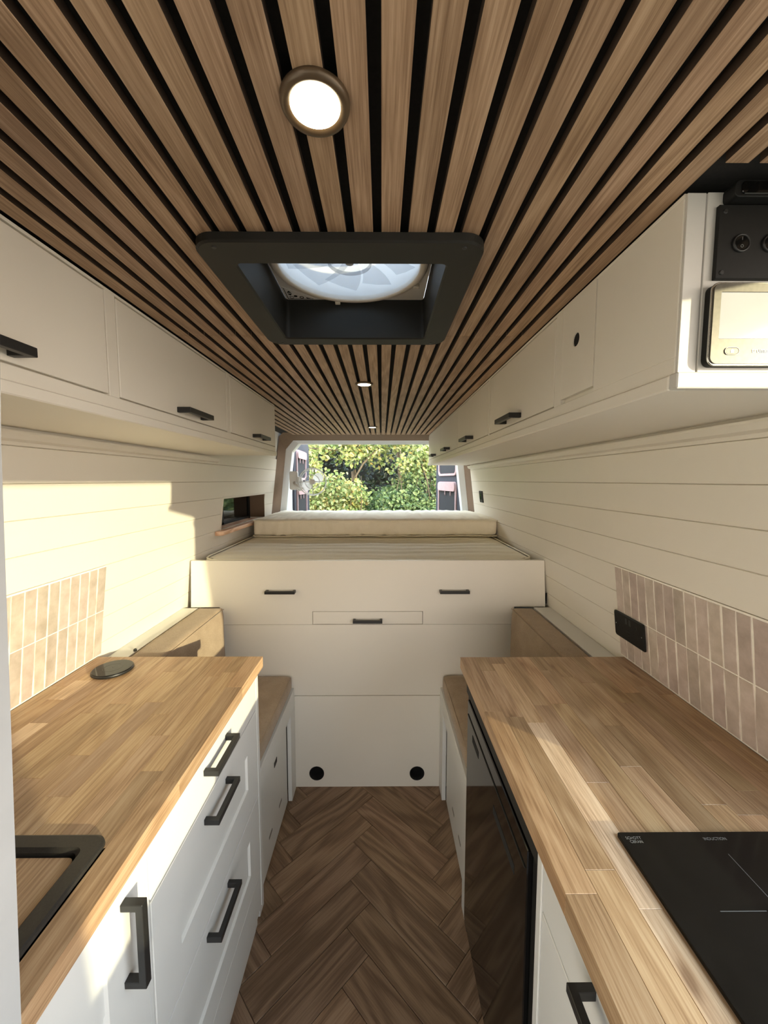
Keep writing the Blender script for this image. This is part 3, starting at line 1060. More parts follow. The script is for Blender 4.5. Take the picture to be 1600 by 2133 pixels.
# induction hob
t = empty('induction_hob', (0.52, 0.41, 0.90), 'black glass induction hob set in the oak worktop', 'hob')
obj('glass', MB().prism(rrect(0.364, 0.70, 0.05 + 0.26, 0.555, 0.004), 'Z', 0.9003, 0.9062, 0.0008), M['hob'], t)
zt = 0.90645
mb = MB()
def hline(p, q, wdt=0.0008):
    p, q = Vector(p), Vector(q)
    d = (q - p).normalized(); s = Vector((-d.y, d.x)) * wdt / 2
    mb.prism([tuple(p + s), tuple(q + s), tuple(q - s), tuple(p - s)], 'Z', zt - 0.0001, zt + 0.00005)
hline((0.5055, 0.5185), (0.5055, 0.458))
hline((0.428, 0.4435), (0.487, 0.4435))
hline((0.525, 0.4435), (0.585, 0.4435))
hline((0.5055, 0.43), (0.5055, 0.37))
obj('zone_marks', mb, M['print'], t)
lettering('lettering', 'SCHOTT', 0.0060, M['print'], t, (0.3715, 0.5425, zt), (1, 0, 0), (0, 1, 0))
lettering('lettering', 'CERAN', 0.0060, M['print'], t, (0.3745, 0.5365, zt), (1, 0, 0), (0, 1, 0))
lettering('lettering', 'INDUCTION', 0.0062, M['print'], t, (0.489, 0.5405, zt), (1, 0, 0), (0, 1, 0))

# ================================================================== BASE UNITS
def shaker(mb, side, face, y0, y1, z0, z1, sw, rw, th=0.018, rec=0.006):
    """door front with a raised frame; side +1: front faces +x"""
    b = face - side * th
    lo, hi = sorted((b, face - side * rec))
    mb.box(lo, hi, y0 + 0.001, y1 - 0.001, z0 + 0.001, z1 - 0.001)
    i0, i1 = y0 + sw, y1 - sw
    k0, k1 = z0 + rw, z1 - rw
    c = 0.004
    def V(d, y, z):
        return Vector((face - side * d, y, z))
    for (A, B, C, D) in (((y0, z0), (y1, z0), (i1, k0), (i0, k0)), ((y1, z0), (y1, z1), (i1, k1), (i1, k0)), ((y1, z1), (y0, z1), (i0, k1), (i1, k1)), ((y0, z1), (y0, z0), (i0, k0), (i0, k1))):
        mb.loft([[V(th, *A), V(th, *B)], [V(0.0008, *A), V(0.0008, *B)], [V(0, A[0] * 0.99 + D[0] * 0.01, A[1] * 0.99 + D[1] * 0.01), V(0, B[0] * 0.99 + C[0] * 0.01, B[1] * 0.99 + C[1] * 0.01)],
                 [V(0, *D), V(0, *C)],
                 [V(rec, D[0] + (c if D[0] < (y0 + y1) / 2 else -c), D[1] + (c if D[1] < (z0 + z1) / 2 else -c)), V(rec, C[0] + (c if C[0] < (y0 + y1) / 2 else -c), C[1] + (c if C[1] < (z0 + z1) / 2 else -c))]], close=False)
    return mb


FX = -0.385
t = empty('sink_cabinet', (-0.63, 0.455, 0), 'white base cabinet with one panelled door under the sink', 'cabinet')
obj('carcass', MB().box(-0.868, -0.405, 0.335, 0.5775, 0.0, 0.69), M['paint_cool'], t)
mb = MB(); mb.box(-0.4065, -0.389, 0.335, 0.5775, 0.70, 0.8655)
obj('top_rail', mb, M['paint_cool'], t)
d = obj('door', shaker(MB(), 1, FX, 0.336, 0.577, 0.095, 0.864, 0.088, 0.075), M['paint_cool'], t)
handle(d, 'Z', 0.690, 0.827, FX, 1, 0.527, h=0.013)
t = empty('drawer_cabinet', (-0.63, 0.87, 0), 'white three-drawer base cabinet under the sink worktop', 'cabinet')
obj('carcass', MB().box(-0.868, -0.4065, 0.583, 1.135, 0.0, 0.8655), M['paint_cool'], t)
obj('stile', MB().box(-0.406, -0.3865, 0.5785, 0.5895, 0.09, 0.8655, 0.001), M['paint_cool'], t)
P = [(-0.868, 0.0), (-0.407, 0.0), (-0.407, 0.09), (-0.384, 0.09), (-0.384, 0.8655), (-0.868, 0.8655)]
obj('end_panel', MB().prism(P, 'Y', 1.1365, 1.155, 0.0006), M['paint_cool'], t)
obj('kick_panel', MB().box(-0.4063, -0.386, 0.5905, 1.135, 0.09, 0.213, 0.001), M['paint_cool'], t)
dz = [(0.752, 0.8645), (0.474, 0.748), (0.217, 0.470)]
d = obj('drawer', MB().box(-0.4063, FX, 0.5915, 1.134, dz[0][0], dz[0][1], 0.0012), M['paint_cool'], t)
handle(d, 'Y', 0.788, 0.915, FX, 1, 0.818)
d = obj('drawer', shaker(MB(), 1, FX, 0.5915, 1.134, dz[1][0], dz[1][1], 0.085, 0.085), M['paint_cool'], t)
handle(d, 'Y', 0.782, 0.908, FX, 1, 0.710)
d = obj('drawer', shaker(MB(), 1, FX, 0.5915, 1.134, dz[2][0], dz[2][1], 0.085, 0.072), M['paint_cool'], t)
handle(d, 'Y', 0.772, 0.898, FX, 1, 0.442)

# right: cabinet by the hob, then the fridge
t = empty('hob_cabinet', (0.51, 0.44, 0), 'white base cabinet with a drawer over a door, under the hob', 'cabinet')
obj('carcass', MB().box(0.286, 0.74, 0.302, 0.608, 0.0, 0.8655), M['paint_cool'], t)
obj('stile', MB().box(0.266, 0.2855, 0.5905, 0.608, 0.0, 0.8655, 0.0008), M['paint_cool'], t)
d = obj('drawer', MB().box(0.268, 0.2855, 0.303, 0.5885, 0.7345, 0.8645, 0.0012), M['paint_cool'], t)
handle(d, 'Y', 0.31, 0.441, 0.268, -1, 0.806)
obj('door', MB().box(0.268, 0.2855, 0.303, 0.5885, 0.02, 0.7305, 0.0012), M['paint_cool'], t)

t = empty('fridge', (0.50, 0.87, 0), 'black glossy fridge under the hob worktop, beside the bench', 'fridge')
obj('body', MB().box(0.292, 0.74, 0.616, 1.150, 0.0, 0.8655), M['blackplastic'], t)
obj('top_panel', MB().box(0.2660, 0.2915, 0.610, 1.160, 0.7900, 0.8655, 0.0012), M['garnish'], t)
obj('side_frame', MB().box(0.272, 0.2915, 1.128, 1.158, 0.0, 0.789, 0.001), M['blackplastic'], t)
obj('side_frame', MB().box(0.272, 0.2915, 0.6105, 0.640, 0.0, 0.789, 0.001), M['blackplastic'], t)
d = obj('door', MB().box(0.2625, 0.2912, 0.6415, 1.126, 0.055, 0.7845, 0.002), M['gloss'], t)
obj('handle_recess', MB().box(0.2618, 0.2630, 0.705, 0.850, 0.668, 0.689, 0.0005), M['dark'], d)
obj('door_rim', MB().box(0.2605, 0.2640, 0.650, 1.118, 0.742, 0.7445, 0.0006), M['garnish'], d)
obj('vent_slot', MB().box(0.2618, 0.2630, 0.99, 1.06, 0.695, 0.715, 0.0004), M['dark'], d)
obj('hinge', MB().box(0.2680, 0.2715, 1.148, 1.156, 0.786, 0.7895, 0.0004), M['chrome'], t)
obj('kick_plate', MB().box(0.280, 0.2915, 0.6415, 1.126, 0.0, 0.052), M['blackplastic'], t)

# ================================================================== BENCHES
def bench(side, label):
    # side -1: left bench, front faces +x
    fx = -0.405 if side < 0 else 0.272
    bk = -0.868 if side < 0 else 0.738
    s = side
    root = empty('bench_seat', ((fx + bk) / 2, 1.44, 0), label, 'bench')
    def bx(a, b, *r, **k):
        lo, hi = sorted((a, b))
        return MB().box(lo, hi, *r, **k)
    y0, y1 = 1.176, 1.7205
    if side > 0: y0 = 1.163
    obj('top_board', bx(fx + s * 0.0005, bk, y0, y1, 0.474, 0.490, bev=0.0008), M['paint_cool'], root)
    obj('top_rail', bx(fx, fx + s * 0.018, y0, y1, 0.405, 0.4735, bev=0.001), M['paint_cool'], root)
    obj('stile', bx(fx, fx + s * 0.018, 1.642, y1, 0.0, 0.4045, bev=0.001), M['paint_cool'], root)
    obj('stile', bx(fx, fx + s * 0.018, y0, y0 + 0.042, 0.0, 0.4045, bev=0.001), M['paint_cool'], root)
    obj('inner_box', bx(fx + s * 0.036, bk, y0, y1, 0.0, 0.4735), M['dark'], root)
    h = obj('hatch', bx(fx + s * 0.019, fx + s * 0.034, y0 + 0.02, 1.634, 0.004, 0.4035, bev=0.001), M['paint_cool'], root)
    ff = fx + s * 0.019
    if side < 0:
        obj('latch', bx(ff + 0.0015, ff - 0.004, 1.440, 1.478, 0.318, 0.338, bev=0.0006), M['blackplastic'], h)
    for yy in ((1.514, 1.373) if side < 0 else (1.466, 1.340)):
        obj('hinge', bx(ff - s * 0.0012, ff + s * 0.004, yy - 0.02, yy + 0.02, 0.100, 0.110, bev=0.0003), M['hinge'], h)
    return root


bench(-1, 'white bench box with a black latch, beside the three-drawer cabinet')
bench(1, 'white bench box with a hinged hatch, beside the black fridge')
def cushion(name, lo, hi, label, cat, group, seam=True, r=0.018):
    o = empty(name, ((lo[0] + hi[0]) / 2, (lo[1] + hi[1]) / 2, lo[2]), label, cat, group)
    obj('cover', MB().soft(lo, hi, r, (12, 18, 8), 0.0025, 7.0, 0.003), M['seat'], o)
    return o
c1 = cushion('seat_cushion', (-0.697, 1.178, 0.4945), (-0.410, 1.716, 0.556), 'beige woven seat cushion on the bench with the black latch', 'cushion', 'beige bench cushions')
c2 = cushion('seat_cushion', (0.279, 1.166, 0.4945), (0.572, 1.716, 0.556), 'beige woven seat cushion on the bench beside the fridge', 'cushion', 'beige bench cushions')
b1 = cushion('back_cushion', (-0.820, 1.178, 0.4945), (-0.702, 1.7, 0.885), 'beige upright back cushion on the sunlit wall side', 'cushion', 'beige bench cushions', r=0.022)
b2 = cushion('back_cushion', (0.578, 1.178, 0.4945), (0.682, 1.7, 0.882), 'beige upright back cushion below the double socket wall', 'cushion', 'beige bench cushions', r=0.022)
for b, x in ((b1, -0.704), (b2, 0.580)):
    obj('piping', MB().tube([(x, 1.20, 0.877), (x - 0.0002, 1.45, 0.8785), (x, 1.685, 0.877)], 0.0016, 6), M['seat'], b)
for c_, x in ((c1, -0.415), (c2, 0.284)):
    obj('piping', MB().tube([(x, 1.195, 0.551), (x, 1.45, 0.553), (x, 1.70, 0.551)], 0.0014, 6), M['seat'], c_)

def ledge(side, label):
    f = wl if side < 0 else wr
    x = -0.8235 if side < 0 else 0.6855
    s = side
    xw = lambda z: f(z) - s * 0.001
    root = empty('wall_ledge', (x + s * 0.03, 1.44, 0.49), label, 'ledge')
    obj('top_board', MB().prism([(x, 0.866), (xw(0.866), 0.866), (xw(0.878), 0.878), (x, 0.878)], 'Y', 1.178, 1.699, 0.0008), M['paint_cool'], root)
    lo, hi = sorted((x + s * 0.003, x + s * 0.015))
    obj('front_board', MB().box(lo, hi, 1.178, 1.699, 0.4905, 0.8655), M['paint_cool'], root)
    return root
lg = ledge(-1, 'white ledge behind the back cushion on the sunlit wall')
obj('catch', MB().lathe([(0.005, 0.8782), (0.005, 0.884), (0.003, 0.886)], (-0.828, 1.262, 0), 'Z', 14, True, True, True), M['garnish'], lg)
ledge(1, 'white ledge behind the back cushion, below the double socket')

# ================================================================== BED
bed = empty('raised_bed', (-0.06, 2.4, 0), 'cream raised bed base across the van with a wide pull-out front', 'bed')
P = [(-0.866, 0.8735), (-0.735, 0.8735), (-0.735, 0.793), (-0.3155, 0.793), (-0.3155, 0.8535), (0.1885, 0.8535), (0.1885, 0.793), (0.6055, 0.793), (0.6055, 0.8735), (0.7475, 0.8735), (0.7365, 1.088), (-0.858, 1.088)]
fr = obj('pull_out_front', MB().prism(P, 'Y', 1.7215, 1.7395), M['paint'], bed)
handle(fr, 'X', -0.523, -0.389, 1.7215, -1, 0.948, depth=0.030)
handle(fr, 'X', 0.262, 0.395, 1.7215, -1, 0.948, depth=0.030)
d = obj('drawer', MB().box(-0.3135, 0.1865, 1.7222, 1.7395, 0.7935, 0.8515, 0.0008), M['paint'], bed)
handle(d, 'X', -0.130, 0.003, 1.7222, -1, 0.813, depth=0.030)
obj('upper_panel', MB().box(-0.734, 0.605, 1.7245, 1.742, 0.4515, 0.7905, 0.001), M['paint'], bed)
mb = MB()
mb.plate([(-0.735, 0.0), (0.606, 0.0), (0.606, 0.4495), (-0.735, 0.4495)], [circ(-0.3075, 0.0675, 0.0335, 28), circ(0.1670, 0.0655, 0.0335, 28)], 'Y', 1.7245, 1.742)
obj('lower_panel', mb, M['paint'], bed)
for cx, cz in ((-0.3075, 0.0675), (0.1670, 0.0655)):
    obj('air_vent', MB().lathe([(0.0350, 1.7243), (0.0350, 1.7232), (0.0325, 1.7228), (0.0315, 1.745), (0.026, 1.80)], (cx, 0, cz), 'Y', 32, True, False, True), M['dark'], bed)
obj('platform', MB().box(-0.85, 0.725, 1.743, 3.12, 0.92, 0.965), M['paint'], bed)
obj('side_panel', MB().box(-0.85, -0.83, 1.743, 3.12, 0.0, 0.9195), M['paint'], bed)
obj('side_panel', MB().box(0.70, 0.72, 1.743, 3.12, 0.0, 0.9195), M['paint'], bed)
obj('strap', MB().box(0.7505, 0.7555, 1.726, 1.734, 0.885, 0.935, 0.001), M['blackplastic'], bed)

mt = empty('mattress', (-0.06, 2.4, 0.966), 'cream quilted mattress lying on the bed base', 'mattress')
base = rrect(-0.838, 0.716, 1.744, 3.115, 0.10, 10)
zs = [0.966, 0.970, 0.985, 1.06, 1.080, 1.086]
ins = [0.012, 0.004, 0.0, 0.0, 0.004, 0.014]
loops = []
for z_, i_ in zip(zs, ins):
    loops.append([Vector((p[0] * (1 - i_ * 1.2) + XC * i_ * 1.2, p[1] * (1 - i_ * 1.2) + 2.42 * i_ * 1.2, z_)) for p in base])
mb = MB()
mb.loft(loops, cap0=True, smooth=True)
# quilted top as a fine grid with channels running across
b = bmesh.new()
GX, GY = 60, 110
top = loops[-1]
def inside_clip(x, y):
    r = 0.10
    x0, x1, y0, y1 = -0.824, 0.702, 1.756, 3.10
    cx = min(max(x, x0 + r), x1 - r); cy = min(max(y, y0 + r), y1 - r)
    d = Vector((x - cx, y - cy))
    if d.length > r:
        d = d.normalized() * r
    return cx + d.x, cy + d.y
grid = []
for j in range(GY + 1):
    row = []
    for i in range(GX + 1):
        x = -0.826 + 1.53 * i / GX
        y = 1.754 + 1.348 * j / GY
        x, y = inside_clip(x, y)
        ph = (y + 0.012 * math.sin(x * 9.0 + 1.2 * math.sin(y * 14)) + 0.006 * math.sin(x * 23)) / 0.10
        q = abs(math.sin(math.pi * ph))
        edge = min(1.0, min(x + 0.826, 0.704 - x, y - 1.746, 3.102 - y) / 0.05)
        z = 1.0815 + 0.012 * (q ** 0.5) * max(edge, 0)
        row.append(b.verts.new((x, y, z)))
    grid.append(row)
for j in range(GY):
    for i in range(GX):
        try:
            f = b.faces.new((grid[j][i], grid[j][i + 1], grid[j + 1][i + 1], grid[j + 1][i])); f.smooth = True
        except ValueError:
            pass
obj('quilted_body', mb, M['mattress'], mt)
mq = MB(); mq.bm.free(); mq.bm = b
obj('quilted_top', mq, M['mattress'], mt)
obj('piping', MB().tube([Vector((p[0] * 0.995, p[1] * 0.998 + 0.005, 1.0855)) for p in rrect(-0.835, 0.713, 1.745, 3.112, 0.10, 10)], 0.004, 6, True), M['mattress'], mt)

cu = empty('bed_cushion', (-0.045, 2.75, 1.097), 'thick cream mattress section lying across the back of the bed', 'mattress')
obj('cover', MB().soft((-0.800, 2.392, 1.1045), (0.722, 3.115, 1.207), 0.022, (170, 26, 12), 0.0075, (30.0, 7.0, 9.0), 0.006), M['cushion'], cu)
for z_ in (1.104, 1.199):
    pts = [Vector((p[0], p[1], z_ + 0.003 * mnoise.noise(Vector((p[0] * 7, p[1] * 7, z_))))) for p in rrect(-0.803, 0.725, 2.388, 3.118, 0.02, 5)]
    fine = []
    for a_, b_ in zip(pts, pts[1:] + pts[:1]):
        nseg = max(1, int((b_ - a_).length / 0.05))
        for q in range(nseg):
            p = a_.lerp(b_, q / nseg)
            p.z = z_ + 0.0035 * mnoise.noise(Vector((p.x * 9, p.y * 9, z_ * 3)))
            fine.append(p)
    obj('piping', MB().tube(fine, 0.0038, 6, True), M['cushion'], cu)

# ================================================================== BACKSPLASHES
def splash(side, y0, y1, label):
    f = wl if side < 0 else wr
    s = side
    root = empty('tile_backsplash', (f(0.905) - s * 0.003, (y0 + y1) / 2, 0.905), label, 'backsplash')
    P = [(f(0.9015) - s * 0.0004, 0.9015), (f(0.9015) - s * 0.0028, 0.9015), (f(1.187) - s * 0.0028, 1.187), (f(1.187) - s * 0.0004, 1.187)]
    obj('grout', MB().prism(P, 'Y', y0, y1), M['grout'], root)
    pitch, gr = 0.0343, 0.0030
    rnd = random.Random(3 if s < 0 else 5)
    n = int((y1 - y0) / pitch)
    # wavy joints shared by neighbours
    zr = [(0.9045, 1.0432), (1.0458, 1.1825)]
    for row, (za, zb) in enumerate(zr):
        K = 5
        wob = [[rnd.uniform(-0.0011, 0.0011) for _ in range(K)] for _ in range(n + 1)]
        for i in range(n):
            yb = y1 - i * pitch
            ya = yb - pitch
            L, R = [], []
            for k in range(K):
                z = za + (zb - za) * k / (K - 1)
                R.append((yb - (0.0 if i == 0 else gr / 2 + wob[i][k]), z))
                L.append((ya + gr / 2 - wob[i + 1][k] * -1, z))
            poly = L + R[::-1]
            b = bmesh.new()
            d0, d1 = 0.0028, 0.0037 + rnd.uniform(-0.0004, 0.0005)
            cyy = sum(p[0] for p in poly) / len(poly); czz = (za + zb) / 2
            v0 = [b.verts.new((f(p[1]) - s * d0, p[0], p[1])) for p in poly]
            v1 = [b.verts.new((f(p[1]) - s * (d1 - 0.0008), p[0], p[1])) for p in poly]
            tilt = rnd.uniform(-0.010, 0.010); tz = rnd.uniform(-0.003, 0.003)
            v2 = []
            for p in poly:
                py = p[0] + (0.0008 if p[0] < cyy else -0.0008)
                pz = p[1] + (0.0008 if p[1] < za + 0.001 else (-0.0008 if p[1] > zb - 0.001 else 0))
                v2.append(b.verts.new((f(pz) - s * (d1 + tilt * (py - cyy) + tz * (pz - czz)), py, pz)))
            m_ = len(poly)
            for A, B in ((v0, v1), (v1, v2)):
                for q in range(m_):
                    b.faces.new((A[q], A[(q + 1) % m_], B[(q + 1) % m_], B[q]))
            b.faces.new(v2); b.faces.new(v0[::-1])
            bmesh.ops.recalc_face_normals(b, faces=b.faces)
            mbt = MB(); mbt.bm.free(); mbt.bm = b
            obj('tile', mbt, M['tile'], root)
    return root


splash(-1, 0.36, 1.186, 'two rows of pinkish upright tiles above the sink worktop')
splash(1, 0.455, 1.178, 'two rows of pinkish upright tiles above the hob worktop')

# double socket on the hob-side tiles
def wallplate(side, y0, y1, z0, z1, off, th, r, mat, name, parent):
    """a flat plate following the leaning wall"""
    f = wl if side < 0 else wr
    b = bmesh.new()
    pts = rrect(y0, y1, z0, z1, r, 5)
    v0 = [b.verts.new((f(p[1]) - side * off, p[0], p[1])) for p in pts]
    v1 = [b.verts.new((f(p[1]) - side * (off + th * 0.6), p[0], p[1])) for p in pts]
    cy, cz = (y0 + y1) / 2, (z0 + z1) / 2
    k = min(th * 0.5, (y1 - y0) * 0.1, (z1 - z0) * 0.1)
    v2 = []
    for p in pts:
        py = p[0] + (k if p[0] < cy else -k); pz = p[1] + (k if p[1] < cz else -k)
        v2.append(b.verts.new((f(pz) - side * (off + th), py, pz)))
    n = len(pts)
    for A, B in ((v0, v1), (v1, v2)):
        for q in range(n):
            b.faces.new((A[q], A[(q + 1) % n], B[(q + 1) % n], B[q]))
    b.faces.new(v2); b.faces.new(v0[::-1])
    bmesh.ops.recalc_face_normals(b, faces=b.faces)
    m_ = MB(); m_.bm.free(); m_.bm = b
    return obj(name, m_, mat, parent)


t = empty('double_socket', (wr(1.0) - 0.007, 1.116, 0.964), 'black double mains socket with charging ports on the pinkish tiles', 'socket')
SY0, SY1, SZ0, SZ1 = 1.048, 1.186, 0.965, 1.045
wallplate(1, SY0, SY1, SZ0, SZ1, 0.0068, 0.0050, 0.006, M['blackplastic'], 'plate', t)
def sock_hole(u, v, du, dv, mat='dark', name='socket_slot'):
    yc = SY1 - (SY1 - SY0) * u
    zc = SZ1 - (SZ1 - SZ0) * v
    wallplate(1, yc - du / 2, yc + du / 2, zc - dv / 2, zc + dv / 2, 0.0116, 0.0006, min(du, dv) * 0.2, M[mat], name, t)
for u0 in (0.24, 0.76):
    sock_hole(u0, 0.30, 0.006, 0.009)
    sock_hole(u0 - 0.08, 0.55, 0.007, 0.005)
    sock_hole(u0 + 0.08, 0.55, 0.007, 0.005)
sock_hole(0.44, 0.22, 0.009, 0.018, 'black', 'switch_rocker')
sock_hole(0.56, 0.22, 0.009, 0.018, 'black', 'switch_rocker')
sock_hole(0.5, 0.55, 0.012, 0.005); sock_hole(0.5, 0.67, 0.012, 0.005); sock_hole(0.5, 0.80, 0.010, 0.004)
for u0 in (0.07, 0.93):
    sock_hole(u0, 0.5, 0.003, 0.003, 'chrome', 'screw')

t = empty('wall_switch', (wr(1.33) - 0.001, 2.735, 1.292), 'small black switch plate on the wall beside the rear doors', 'switch')
wallplate(1, 2.69, 2.778, 1.292, 1.374, 0.0002, 0.006, 0.005, M['blackplastic'], 'plate', t)
wallplate(1, 2.717, 2.75, 1.312, 1.356, 0.0061, 0.003, 0.004, M['gloss'], 'rocker', t)

# ================================================================== NICHE WINDOW
wn = bpy.data.objects.new('window_1', None)
link_at(wn, (-0.87, 2.4, 1.188), None)
tag(wn, kind='structure')
mb = MB()
e_ = 0.010
zz0, zz1 = NZ0 - 0.012, NZ1 + 0.010
def fx_(z, d): return wl(z) + d
# thin timber edging round the opening
for (a, b_, c_, d_) in ((NY0 - 0.010, NY1 + 0.010, NZ1 - 0.001, NZ1 + 0.011), (NY0 - 0.010, NY0, NZ0 - 0.01, NZ1), (NY1, NY1 + 0.010, NZ0 - 0.01, NZ1)):
    mb.prism([(wl(c_) - 0.012, c_), (wl(c_) + 0.0035, c_), (wl(d_) + 0.0035, d_), (wl(d_) - 0.012, d_)], 'Y', a, b_)
obj('timber_edging', mb, M['clips'], wn)
mb = MB()
mb.box(-0.958, wl(1.27) + 0.008, NY1 - 0.004, NY1 + 0.0, NZ0, NZ1)
mb.box(-0.958, wl(1.27) - 0.008, NY0, NY0 + 0.004, NZ0, NZ1)
mb.box(-0.958, wl(1.34) - 0.004, NY0, NY1, NZ1 - 0.004, NZ1 - 0.0012)
obj('niche_lining', mb, M['carpet'], wn)
obj('pane', MB().box(-0.953, -0.946, NY0 + 0.004, NY1 - 0.005, NZ0 - 0.02, NZ1 - 0.004), M['tint'], wn)
mb = MB()
mb.box(-0.946, -0.938, NY0 + 0.004, NY0 + 0.03, NZ0 - 0.02, NZ1 - 0.004, 0.002)
mb.box(-0.946, -0.938, NY1 - 0.032, NY1 - 0.005, NZ0 - 0.02, NZ1 - 0.004, 0.002)
mb.box(-0.946, -0.938, 2.25, 2.295, NZ0 - 0.02, NZ1 - 0.004, 0.002)
mb.box(-0.946, -0.938, NY0 + 0.03, NY1 - 0.032, NZ0 - 0.02, NZ0 + 0.012, 0.002)
obj('rubber_frame', mb, M['blackplastic'], wn)
P = rrect(-0.9435, wl(1.18) + 0.036, 1.975, 2.70, 0.022, 8)
P = [(-0.9435, NY0 + 0.005), (wl(1.18) + 0.0015, NY0 + 0.005), (wl(1.18) + 0.0015, 1.975), (wl(1.18) + 0.018, 1.975)] + \
    [(wl(1.18) + 0.018 + 0.022 * math.sin(a), 1.997 - 0.022 * math.cos(a)) for a in [math.pi / 12 * i for i in range(1, 7)]] + \
    [(wl(1.18) + 0.040, 2.70), (wl(1.18) + 0.0015, 2.705), (-0.9435, 2.705)]
sill = obj('sill', MB().prism(P, 'Z', 1.1645, 1.1855, 0.0012), M['pine'], wn)
for yy in (2.12, 2.42):
    obj('finger_slot', MB().prism(rrect(wl(1.18) - 0.014, wl(1.18) - 0.004, yy, yy + 0.05, 0.004), 'Z', 1.1853, 1.1860), M['dark'], sill)

# ================================================================== WALL FAN AT THE REAR
t = empty('wall_fan', (-0.70, 3.13, 1.40), 'small white guard-ringed fan mounted at the edge of the rear opening', 'fan')
fcx, fcy, fcz = -0.535, 3.02, 1.437
obj('mount_plate', MB().prism(rrect(-0.735, -0.668, 1.372, 1.52, 0.014), 'Y', 3.10, 3.124, 0.003), M['whiteplastic'], t)
obj('arm', MB().tube([(-0.695, 3.10, 1.43), (-0.68, 3.07, 1.41), (-0.64, 3.05, 1.39), (-0.60, 3.04, 1.385)], 0.012, 8), M['whiteplastic'], t)
obj('bracket', MB().prism([(-0.668, 1.36), (-0.668, 1.48), (-0.635, 1.47), (-0.62, 1.42), (-0.635, 1.365)], 'Y', 3.075, 3.10, 0.003), M['whiteplastic'], t)
g = obj('guard', MB().tube([(fcx + 0.105 * math.cos(a), fcy - 0.012, fcz + 0.105 * math.sin(a)) for a in [2 * math.pi * i / 40 for i in range(40)]], 0.0045, 6, True), M['clearplastic'], t)
obj('guard_hoop', MB().tube([(fcx + 0.099 * math.cos(a), fcy + 0.030, fcz + 0.099 * math.sin(a)) for a in [2 * math.pi * i / 40 for i in range(40)]], 0.004, 6, True), M['clearplastic'], t)
obj('inner_hoop', MB().tube([(fcx + 0.055 * math.cos(a), fcy - 0.022, fcz + 0.055 * math.sin(a)) for a in [2 * math.pi * i / 32 for i in range(32)]], 0.003, 6, True), M['clearplastic'], t)
for i in range(4):
    a = math.pi / 2 * i + 0.03
    obj('spoke', MB().tube([(fcx + 0.018 * math.cos(a), fcy - 0.024, fcz + 0.018 * math.sin(a)), (fcx + 0.055 * math.cos(a), fcy - 0.022, fcz + 0.055 * math.sin(a)), (fcx + 0.104 * math.cos(a), fcy - 0.012, fcz + 0.104 * math.sin(a))], 0.003, 6), M['whiteplastic'], t)
obj('hub', MB().lathe([(0.020, -0.026), (0.022, -0.022), (0.022, 0.025), (0.015, 0.03)], (fcx, fcy, fcz), 'Y', 24, True, True, True), M['whiteplastic'], t)
for i in range(2):
    a0 = math.radians(35) + math.pi * i
    up, lo_ = [], []
    for j in range(8):
        rr = 0.018 + 0.072 * j / 7
        wv = 0.014 + 0.024 * math.sin(math.pi * (0.12 + 0.80 * j / 7))
        d = Vector((math.cos(a0), 0, math.sin(a0))); s_ = Vector((-math.sin(a0), 0, math.cos(a0)))
        up.append(Vector((fcx, fcy + 0.002, fcz)) + d * rr + s_ * wv + Vector((0, -0.008, 0)))
        lo_.append(Vector((fcx, fcy + 0.002, fcz)) + d * rr - s_ * wv + Vector((0, 0.010, 0)))
    obj('blade', MB().loft([up, lo_], close=False, smooth=True), M['fanblade'], t)
obj('stop_knob', MB().lathe([(0.012, 0), (0.013, 0.008), (0.009, 0.014)], (-0.800, 3.155, 1.232), 'Y', 16, True, True, True), M['blackplastic'], t)

